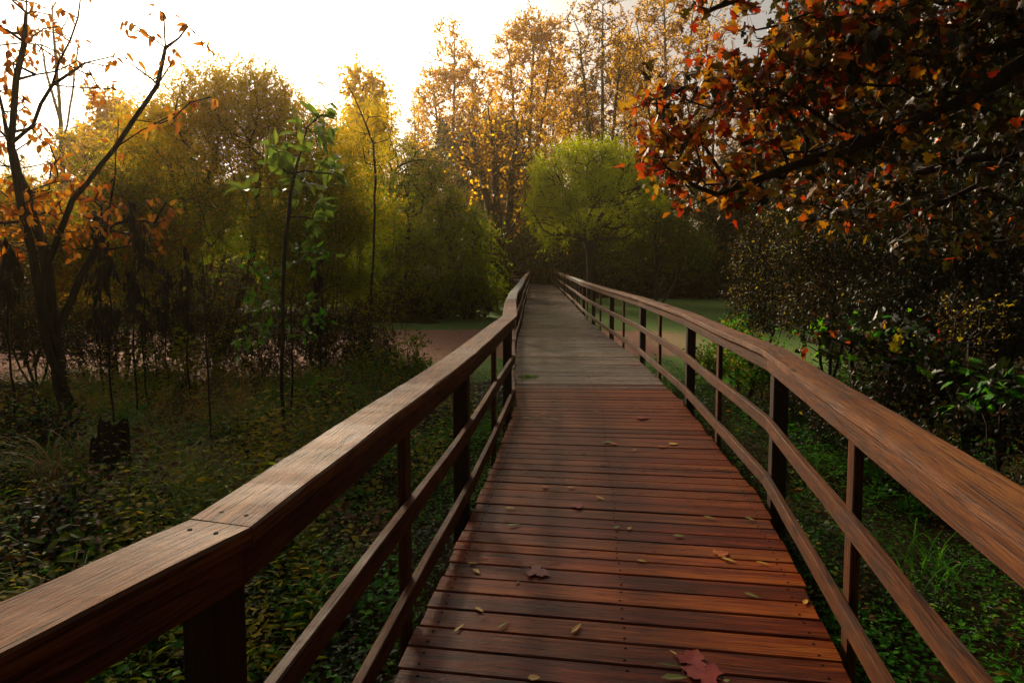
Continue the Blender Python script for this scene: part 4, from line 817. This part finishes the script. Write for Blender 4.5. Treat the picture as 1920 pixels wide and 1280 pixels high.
for i, (px, Y, hy, rx, mx_, lb) in enumerate([(705, 9.6, 690, 60, (.1, .3, .35, .25), 'olive and yellow weedy bush close to the left rail near the pond'), (600, 8.2, 745, 60, (.2, .4, .3, .1), 'brown green weedy bush at the foot of the tall sapling'), (770, 10.8, 665, 40, (.0, .2, .4, .4), 'pale yellow green weeds at the rail beside the pink pond'),
        (320, 7.2, 790, 75, (.2, .5, .2, .1), 'rusty brown low brush right of the stump'), (450, 6.6, 830, 70, (.2, .3, .3, .2), 'low green brown brush at the foot of the thin sapling'), (60, 6.2, 800, 80, (.6, .25, .1, .05), 'very dark low brush left of the stump'), (230, 4.6, 960, 80, (.5, .2, .2, .1), 'dark green low brush in front of the stump'), (520, 5.4, 900, 60, (.3, .25, .25, .2), 'yellowing low brush outside the left rail'), (80, 4.0, 1000, 80, (.7, .2, .1, 0), 'dark low brush at the lower left above the near handrail'),
        (1490, 7.8, 730, 60, (.5, .3, .15, .05), 'dark brush just outside the right rail by the second post'), (1600, 6.4, 780, 70, (.6, .25, .1, .05), 'dark brush just outside the right rail beyond the near baluster'), (1740, 5.2, 850, 80, (.65, .25, .1, 0), 'dark brush below the right handrail, middle of three'), (1880, 4.3, 940, 90, (.7, .2, .1, 0), 'dark brush below the right handrail at the right edge')]):
    mats_ = [M['dark_green'], M['herb_dry'], M['herb'] if px < 1000 else M['olive'], M['herb_yellow']]
    k_ = Y / 8.0
    shrub(lb, Y, px, [pxblob(px, hy + 20, rx, 32, Y, .4, 34), pxblob(px + rx * .6, hy + 40, rx * .6, 26, Y - .1, .3, 22), pxblob(px - rx * .6, hy + 36, rx * .6, 28, Y + .15, .3, 22), pxblob(px + rx * .2, hy - 14, rx * .35, 26, Y, .25, 10)], 200 + i, mats_, ch=mixed(*mx_), R0=.012, spec=dict(SHR, T=4, q=6, L=.05, W=(.016, .026, .034)[i % 3], up=.55, tl=.26), thin=2)
# the broken stump
sp = base_at(190, 5.5); mb2 = MB(); r_ = random.Random(9); k = 36; rows = 10; vs = []
for j in range(rows):
    t = j / (rows - 1)
    for i in range(k):
        a = 6.2832 * i / k; rad = (.17 - .03 * t + .10 * max(0, .22 - t)) * (1 + .10 * math.sin(5 * a + 1 + .6 * t) + .07 * math.sin(11 * a + 2 * t) + .05 * math.sin(19 * a - 3 * t))
        hz = t * (0.58 + (t > .8) * (0.14 * math.sin(a + 2.4) + .07 * math.sin(4 * a + 1) + .05 * r_.uniform(-1, 1)))
        vs.append((sp[0] + rad * math.cos(a) + .03 * t, sp[1] + rad * math.sin(a), sp[2] + hz))
fs = [[j * k + i, j * k + (i + 1) % k, (j + 1) * k + (i + 1) % k, (j + 1) * k + i] for j in range(rows - 1) for i in range(k)]
vs.append((sp[0] + .03, sp[1], sp[2] + .34)); fs += [[(rows - 1) * k + i, (rows - 1) * k + (i + 1) % k, len(vs) - 1] for i in range(k)]
mb2.add(vs, fs); tag(mb2.build('broken_stump', [M['bark_dark']], loc=tuple(sp)), 'black rotten broken tree stump with a jagged top on the left', 'stump')

# ---- undergrowth
M['herb_dark'] = leaf_mat('shaded_herb_leaf', [(0.1, (0.008, 0.022, 0.005)), (0.6, (0.022, 0.055, 0.008)), (1.0, (0.05, 0.075, 0.012))], 0.3, rough=.5, spec=.2)  # darker leaf colour paints shaded gaps among the herbs
def herb_field(name, n, side, seed, mats, w, hmin, hmax, ll, yr, xr, per=9, dens=None):
    r = np.random.default_rng(seed)
    Y_ = yr[0] + (yr[1] - yr[0]) * r.random(n) ** 1.15; u_ = r.random(n)
    edge = np.array([xon(Lp if side < 0 else Rp, v) for v in Y_]) + side * 0.10
    X_ = edge + side * (xr[0] + (xr[1](Y_) - xr[0]) * u_)
    keep = pond(X_, Y_) > 0.15
    X_, Y_ = X_[keep], Y_[keep]; n = len(X_)
    pn = 0.5 + .25 * np.sin(X_ * 2.1 + 1.0 * seed) + .25 * np.sin(Y_ * 2.6 + X_ * 1.3)
    keep = r.random(n) < .35 + .65 * pn; X_, Y_, pn = X_[keep], Y_[keep], pn[keep]; n = len(X_)
    nc = 160; ci = r.integers(0, n, nc); cl = np.argmin((X_[:, None] + r.normal(size=(n, 1)) * .12 - X_[ci][None]) ** 2 + (Y_[:, None] + r.normal(size=(n, 1)) * .12 - Y_[ci][None]) ** 2, 1)
    smul = r.choice([.5, .65, .8, 1.0, 1.35, 1.8], nc, p=[.15, .2, .25, .2, .13, .07])[cl]; hmul = (.45 + .85 * r.random(nc))[cl]; asp = r.choice([.26, .4, .55, .75], nc)[cl]; kadd = (r.random(nc) ** 2.5 * .55)[cl]
    Z_ = hground(X_, Y_); h = (hmin + (hmax - hmin) * r.random(n)) * (.5 + .6 * pn) * hmul; kind = np.searchsorted(np.cumsum(w) / sum(w), np.clip(r.random(n) * .62 + kadd + .12 * (1 - pn), 0, .999))
    j = np.arange(per)[None, :]; t = (j + r.random((n, per))) / per
    ang = j * 2.4 + r.random((n, 1)) * 6.28 + r.normal(size=(n, per)) * .3
    rad = .02 + .05 * r.random((n, per)); lean = r.normal(size=(n, 1, 2)) * .12
    size = ll * smul[:, None] * (.6 + .8 * r.random((n, 1))) * (1.0 - .35 * t)
    px_ = X_[:, None] + rad * np.cos(ang) + lean[:, :, 0] * t; py_ = Y_[:, None] + rad * np.sin(ang) + lean[:, :, 1] * t; pz_ = Z_[:, None] + h[:, None] * (.25 + .75 * t)
    if len(mats) > 3: kind = np.where(r.random(nc)[cl] < .38, 3, kind)
    P = np.stack([px_, py_, pz_], -1).reshape(-1, 3); el = .55 - .5 * r.random((n, per))
    D = np.stack([np.cos(ang), np.sin(ang), el], -1).reshape(-1, 3); N = np.tile([0., 0, 1], (len(P), 1)) + r.normal(size=(len(P), 3)) * .25
    l = size.ravel(); return leaves(name, P, D, N, l, l * np.repeat(asp, per) * (.85 + .3 * r.random(len(l))), 'ovate', mats, None, np.repeat(kind, per))
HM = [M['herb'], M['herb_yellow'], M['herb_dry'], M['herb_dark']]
tag(herb_field('ground_cover', 7500, -1, 1, HM, (.93, .05, .02), .24, .58, .055, (.3, 12.5), (0, lambda y_: 1.6 + .12 * y_)), 'low green herbs under and beside the left railing', 'ground cover', kind='stuff')
tag(herb_field('ground_cover', 7500, -1, 2, HM, (.55, .15, .30), .10, .40, .058, (1.0, 13), (1.2, lambda y_: 1.6 + .75 * y_)), 'mixed dark herbs and yellow leaves on the left bank', 'ground cover', kind='stuff')
tag(herb_field('ground_cover', 8500, 1, 3, HM, (.91, .05, .04), .20, .54, .052, (.8, 13), (0, lambda y_: 1.0 + .42 * y_)), 'low green herbs between the right railing and the shrubs', 'ground cover', kind='stuff')
tag(herb_field('ground_cover', 420, -1, 4, HM, (.70, .24, .06), .25, .55, .105, (2.0, 8), (1.0, lambda y_: 1.6 + .72 * y_), per=7), 'broad leaved herbs with some yellow leaves, lower left', 'ground cover', kind='stuff')
tag(herb_field('ground_cover', 1900, -1, 6, [M['wil_green'], M['herb_yellow'], M['herb_dry']], (.55, .2, .25), .55, 1.05, .075, (2.6, 12.3), (.45, lambda y_: 1.2 + .72 * y_), per=18), 'tall thin weeds rising from the left bank', 'ground cover', kind='stuff')
def litter(name, n, seed, box):
    r = np.random.default_rng(seed); X_ = box[0] + (box[1] - box[0]) * r.random(n); Y_ = box[2] + (box[3] - box[2]) * r.random(n) ** 1.3; k_ = pond(X_, Y_) > .2
    X_, Y_ = X_[k_], Y_[k_]; n = len(X_); a = r.random(n) * 6.28
    P = np.stack([X_, Y_, hground(X_, Y_) + .01 + .03 * r.random(n)], -1); D = np.stack([np.cos(a), np.sin(a), r.normal(size=n) * .2], -1); N = np.tile([0., 0, 1], (n, 1)) + r.normal(size=(n, 3)) * .3
    l = .05 + .05 * r.random(n); return leaves(name, P, D, N, l, l * .6, 'ovate', [M['herb_dry'], M['near_orange']], None, (r.random(n) < .12).astype(int))
r_n = np.random.default_rng(44); n_ = 2600; X_ = -22 + 34 * r_n.random(n_); Y_ = 12.3 + 26 * r_n.random(n_); k_ = pond(X_, Y_) < -.1; X_, Y_ = X_[k_], Y_[k_]; n_ = len(X_); a_ = r_n.random(n_) * 6.28
l_ = .05 + .16 * r_n.random(n_) ** 3
tag(leaves('floating_leaves', np.stack([X_, Y_, np.full(n_, WATER + .012)], -1), np.stack([np.cos(a_), np.sin(a_), .04 * r_n.random(n_)], -1), np.tile([0., 0, 1], (n_, 1)), l_, l_ * (.2 + .4 * r_n.random(n_)), 'ovate', [M['herb_dry'], M['herb_yellow'], M['dead']], None, r_n.integers(0, 3, n_)), 'small dead leaves and twigs floating on the duckweed', 'floating leaves', kind='stuff')
tag(litter('leaf_litter', 12000, 5, (-13, 9, .5, 13)), 'brown and orange fallen leaves on the soil of both banks', 'leaf litter', kind='stuff')
def grass(name, tufts, seed, mats, lenr=(.5, 1.15), nb=40, w=.0052):
    r = np.random.default_rng(seed); V, F, mi = [], [], []; nv = 0; S_ = 6
    for (x_, y_, k_) in tufts:
        n = nb; a = r.random(n) * 6.28; L_ = lenr[0] + (lenr[1] - lenr[0]) * r.random(n); bx = x_ + r.normal(size=n) * .06; by = y_ + r.normal(size=n) * .06; bz = hground(bx, by)
        s = np.linspace(0, 1, S_)[None, :]; th = (1.45 - r.random(n) * .5)[:, None] - s * (1.5 + 1.1 * r.random((n, 1))) ; ds = L_[:, None] / S_
        rr = np.cumsum(np.cos(th) * ds, 1) - np.cos(th) * ds; zz = np.cumsum(np.sin(th) * ds, 1) - np.sin(th) * ds
        cx_ = bx[:, None] + rr * np.cos(a)[:, None]; cy_ = by[:, None] + rr * np.sin(a)[:, None]; cz = np.maximum(bz[:, None] + zz, bz[:, None] + .01 + .02 * s)
        ww = w * (1 - .9 * s ** 1.5) * (.7 + .6 * r.random((n, 1))); sx_ = -np.sin(a)[:, None] * ww; sy_ = np.cos(a)[:, None] * ww
        Pn = np.stack([np.stack([cx_ - sx_, cy_ - sy_, cz], -1), np.stack([cx_ + sx_, cy_ + sy_, cz], -1)], 2).reshape(-1, 3)
        V.append(Pn); o = nv + np.arange(n)[:, None, None] * S_ * 2 + np.arange(S_ - 1)[None, :, None] * 2
        F.append((o + np.array([0, 1, 3, 2])[None, None]).reshape(-1, 4)); nv += len(Pn); mi += [k_] * (n * (S_ - 1))
    V = np.concatenate(V); F = np.concatenate(F)
    return mesh_np(name, V, [4] * len(F), F.ravel(), mats, None, mi, smooth=True)
r_ = np.random.default_rng(77); tf = []
for _ in range(190):
    Y_ = r_.uniform(2.6, 11.5); px = r_.uniform(60, 760); x_ = (px - CX) / FPX * Y_
    if x_ < xon(Lp, Y_) - 1.7: tf.append((x_, Y_, int(r_.random() < .38)))
for px, py, k_ in [(560, 790, 0), (470, 760, 0), (640, 700, 0), (500, 800, 1), (600, 810, 1), (430, 760, 1), (330, 900, 0), (250, 950, 0), (300, 960, 0), (420, 830, 0), (350, 770, 1), (680, 720, 0), (560, 720, 0)]:
    q = onz(px, py + 30, -.48); tf += [(q[0], q[1], k_), (q[0] + .12, q[1] + .1, k_)]
tag(grass('grass', tf, 8, [M['grass'], M['grass_dry']]), 'arching green and rusty grass blades among the left herbs', 'grass', kind='stuff')
tf = []
for _ in range(22):
    Y_ = r_.uniform(1.5, 9); x_ = xon(Rp, Y_) + r_.uniform(.4, 2.6 + .2 * Y_); tf.append((x_, Y_, int(r_.random() < .12)))
tag(grass('grass', tf, 9, [M['herb'], M['grass_dry']], nb=14), 'thin grass blades among the herbs right of the railing', 'grass', kind='stuff')

# ---- leaves fallen on the boards
def flat_leaf(px, py, kind, L, W, ang, mat, label, group=None, cat='leaf', z=0.004, curl=.35):
    q = onz(px, py, z + .004); T, fs = TM[kind]; mb3 = MB(); d = np.array([math.cos(ang), math.sin(ang)]); s_ = np.array([-d[1], d[0]])
    vs = [(q[0] + d[0] * (t[0] - .45) * L + s_[0] * t[1] * W, q[1] + d[1] * (t[0] - .45) * L + s_[1] * t[1] * W, z + .004 + max(0, (t[2] + .12) * L * curl)) for t in T]
    mb3.add(vs, fs)
    if kind == 'maple':
        for sg in ((-.45, -1.0),):
            a_ = q[:2] + d * (-.45 * L); b_ = q[:2] + d * (-1.0 * L) + s_ * .1 * L; h = s_ * .0015
            mb3.add([(a_[0] - h[0], a_[1] - h[1], z + .012), (a_[0] + h[0], a_[1] + h[1], z + .012), (b_[0] + h[0], b_[1] + h[1], z + .006), (b_[0] - h[0], b_[1] - h[1], z + .006)], [[0, 1, 2, 3]])
    o = mb3.build('fallen_leaf', [mat], loc=tuple(float(v) for v in q)); tag(o, label, cat, group); return o
M['fl_red'] = leaf_mat('fallen_red_leaf', [(0.1, (0.16, 0.012, 0.010)), (1.0, (0.30, 0.03, 0.016))], .1, rough=.4, patch=.7, pscale=25, spec=.5)
M['fl_orange'] = leaf_mat('fallen_orange_leaf', [(0.1, (0.35, 0.06, 0.015)), (1.0, (0.5, 0.17, 0.03))], .1, rough=.4, patch=.7, pscale=25, spec=.5)
M['fl_yellow'] = leaf_mat('fallen_yellow_leaf', [(0.1, (0.45, 0.22, 0.025)), (1.0, (0.62, 0.42, 0.07))], .1, rough=.4, patch=.5, pscale=25, spec=.5)
M['fl_dark'] = leaf_mat('fallen_dark_leaf', [(0.1, (0.02, 0.008, 0.006)), (1.0, (0.06, 0.02, 0.012))], .1, rough=.4, patch=.5, pscale=25, spec=.5)
M['fl_green'] = leaf_mat('fallen_green_leaf', [(0.1, (0.10, 0.14, 0.02)), (1.0, (0.25, 0.26, 0.05))], .1, rough=.4, patch=.5, pscale=25, spec=.5)
for a in [(1312, 1262, 'maple', .145, .15, 2.6, 'fl_red', 'bright red maple leaf at the bottom of the photo, below the dark crumpled one'),
          (1300, 1232, 'maple', .12, .12, 1.0, 'fl_red', 'crumpled dark red maple leaf touching the bright one at the bottom'),
          (1012, 1073, 'maple', .12, .125, -.5, 'fl_red', 'flat red maple leaf with a long stem lying mid deck, left of centre'),
          (1354, 1037, 'maple', .085, .09, .4, 'fl_orange', 'orange red maple leaf near the right lower rail'),
          (1206, 783, 'maple', .14, .13, .2, 'fl_red', 'curled dark red maple leaf on the right half of the deck beyond the yellow pair'),
          (1080, 948, 'maple', .085, .085, 2.8, 'fl_red', 'pinkish red leaf with a pale edge in the middle of the deck'),
          (1262, 832, 'ovate', .10, .075, .3, 'fl_yellow', 'larger yellow leaf of a pair near the right rail'),
          (1240, 837, 'ovate', .09, .04, .1, 'fl_orange', 'amber leaf lying against the larger yellow leaf'),
          (1140, 829, 'ovate', .11, .06, .1, 'fl_green', 'half green half brown leaf near the middle of the deck'),
          (1150, 831, 'maple', .07, .07, 1.4, 'fl_orange', 'small ragged orange leaf partly over the half green one'),
          (1262, 1270, 'ovate', .11, .04, .05, 'fl_green', 'spotted yellow green leaf left of the bright red one at the bottom'),
          (1000, 1270, 'ovate', .055, .04, .2, 'fl_yellow', 'solid yellow leaf alone at the bottom edge of the deck'),
          (1266, 1226, 'ovate', .075, .014, -1.0, 'fl_yellow', 'narrow curled yellow leaf pointing at the crumpled red leaf'),
          (1255, 1247, 'ovate', .12, .014, -.2, 'fl_green', 'narrow green leaf lying along a board joint near the red leaves'),
          (1362, 1275, 'ovate', .03, .02, .3, 'fl_green', 'tiny green leaf right of the bright red one'),
          (1024, 912, 'maple', .05, .05, .2, 'fl_orange', 'small rust coloured leaf left of a small yellow one'),
          (985, 883, 'ovate', .10, .025, 0.0, 'fl_dark', 'dark shrivelled leaf near the left lower rail'),
          (1045, 801, 'ovate', .11, .025, 0.0, 'fl_dark', 'dark shrivelled leaf further along the left half of the deck'),
          (1190, 684, 'maple', .16, .12, .1, 'fl_red', 'dark red leaf by the right rail on the grey boards'),
          (1062, 678, 'ovate', .10, .05, .1, 'fl_dark', 'brown leaf on the wet grey boards')]:
    flat_leaf(*a[:6], M[a[6]], a[7])
r_ = random.Random(12)
GY, GD = 'small yellow leaves scattered on the boards', 'small dark leaf bits scattered on the boards'
for px, py in [(1071, 913), (1272, 1004), (962, 984), (1180, 990), (893, 1070), (1203, 1051), (942, 1171), (860, 1177), (898, 1142), (1080, 1178), (1405, 972), (956, 952), (1125, 933), (987, 783), (1041, 787), (976, 810), (1175, 727), (1117, 771), (1040, 733), (1037, 750), (1065, 766), (1429, 1055), (1365, 1049), (1408, 1115), (1510, 1128), (885, 1055), (1190, 843), (1156, 988), (1330, 970), (1020, 776)]:
    flat_leaf(px, py, 'ovate', r_.uniform(.055, .10), r_.uniform(.016, .032), r_.uniform(-1, 1), M[r_.choice(['fl_yellow', 'fl_yellow', 'fl_green'])], 'small narrow yellowish leaf lying on the wet red boards', GY)
for px, py in [(1035, 814), (948, 971), (1025, 841), (1011, 877), (994, 660), (1008, 713), (970, 1091), (1230, 796), (1131, 871), (1096, 655), (1060, 664), (1155, 670)]:
    flat_leaf(px, py, 'ovate', r_.uniform(.03, .06), r_.uniform(.012, .025), r_.uniform(-1, 1), M['fl_dark'], 'small dark curled leaf bit lying on the boards', GD)
flat_leaf(1252, 573, 'maple', .14, .12, .3, M['fl_red'], 'red leaf lying on top of the right handrail', z=CAP + .004)
# moss tuft growing between two boards
q = onz(990, 708, 0.0); r_n = np.random.default_rng(6); n_ = 90
P = np.stack([q[0] + r_n.normal(size=n_) * .07, q[1] + r_n.normal(size=n_) * .03, np.full(n_, -.01)], -1); D = np.stack([r_n.normal(size=n_) * .7, r_n.normal(size=n_) * .7, np.full(n_, .8)], -1)
tag(leaves('grass_tuft', P, D, np.tile([0., -1, .2], (n_, 1)), .05 + .05 * r_n.random(n_), np.full(n_, .008), 'blade', [M['grass']], None, loc=tuple(float(v) for v in q)), 'small green grass tuft growing between grey boards by the left rail', 'grass tuft')

# ------------------------------------------------------------------ air
m, n, out = newmat('morning_haze'); pv = n.nodes.new('ShaderNodeVolumePrincipled'); pv.inputs['Color'].default_value = (1.0, 0.82, 0.48, 1); pv.inputs['Density'].default_value = 0.0006; pv.inputs['Anisotropy'].default_value = 0.75
n.links.new(pv.outputs[0], out.inputs['Volume'])
mb = MB(); x0, x1, y0, y1, z0, z1 = -470, 460, -440, 500, -4, 42
mb.add([(x0, y0, z0), (x1, y0, z0), (x1, y1, z0), (x0, y1, z0), (x0, y0, z1), (x1, y0, z1), (x1, y1, z1), (x0, y1, z1)], [[0, 3, 2, 1], [4, 5, 6, 7], [0, 1, 5, 4], [1, 2, 6, 5], [2, 3, 7, 6], [3, 0, 4, 7]])
tag(mb.build('haze', [m]), kind='stuff')
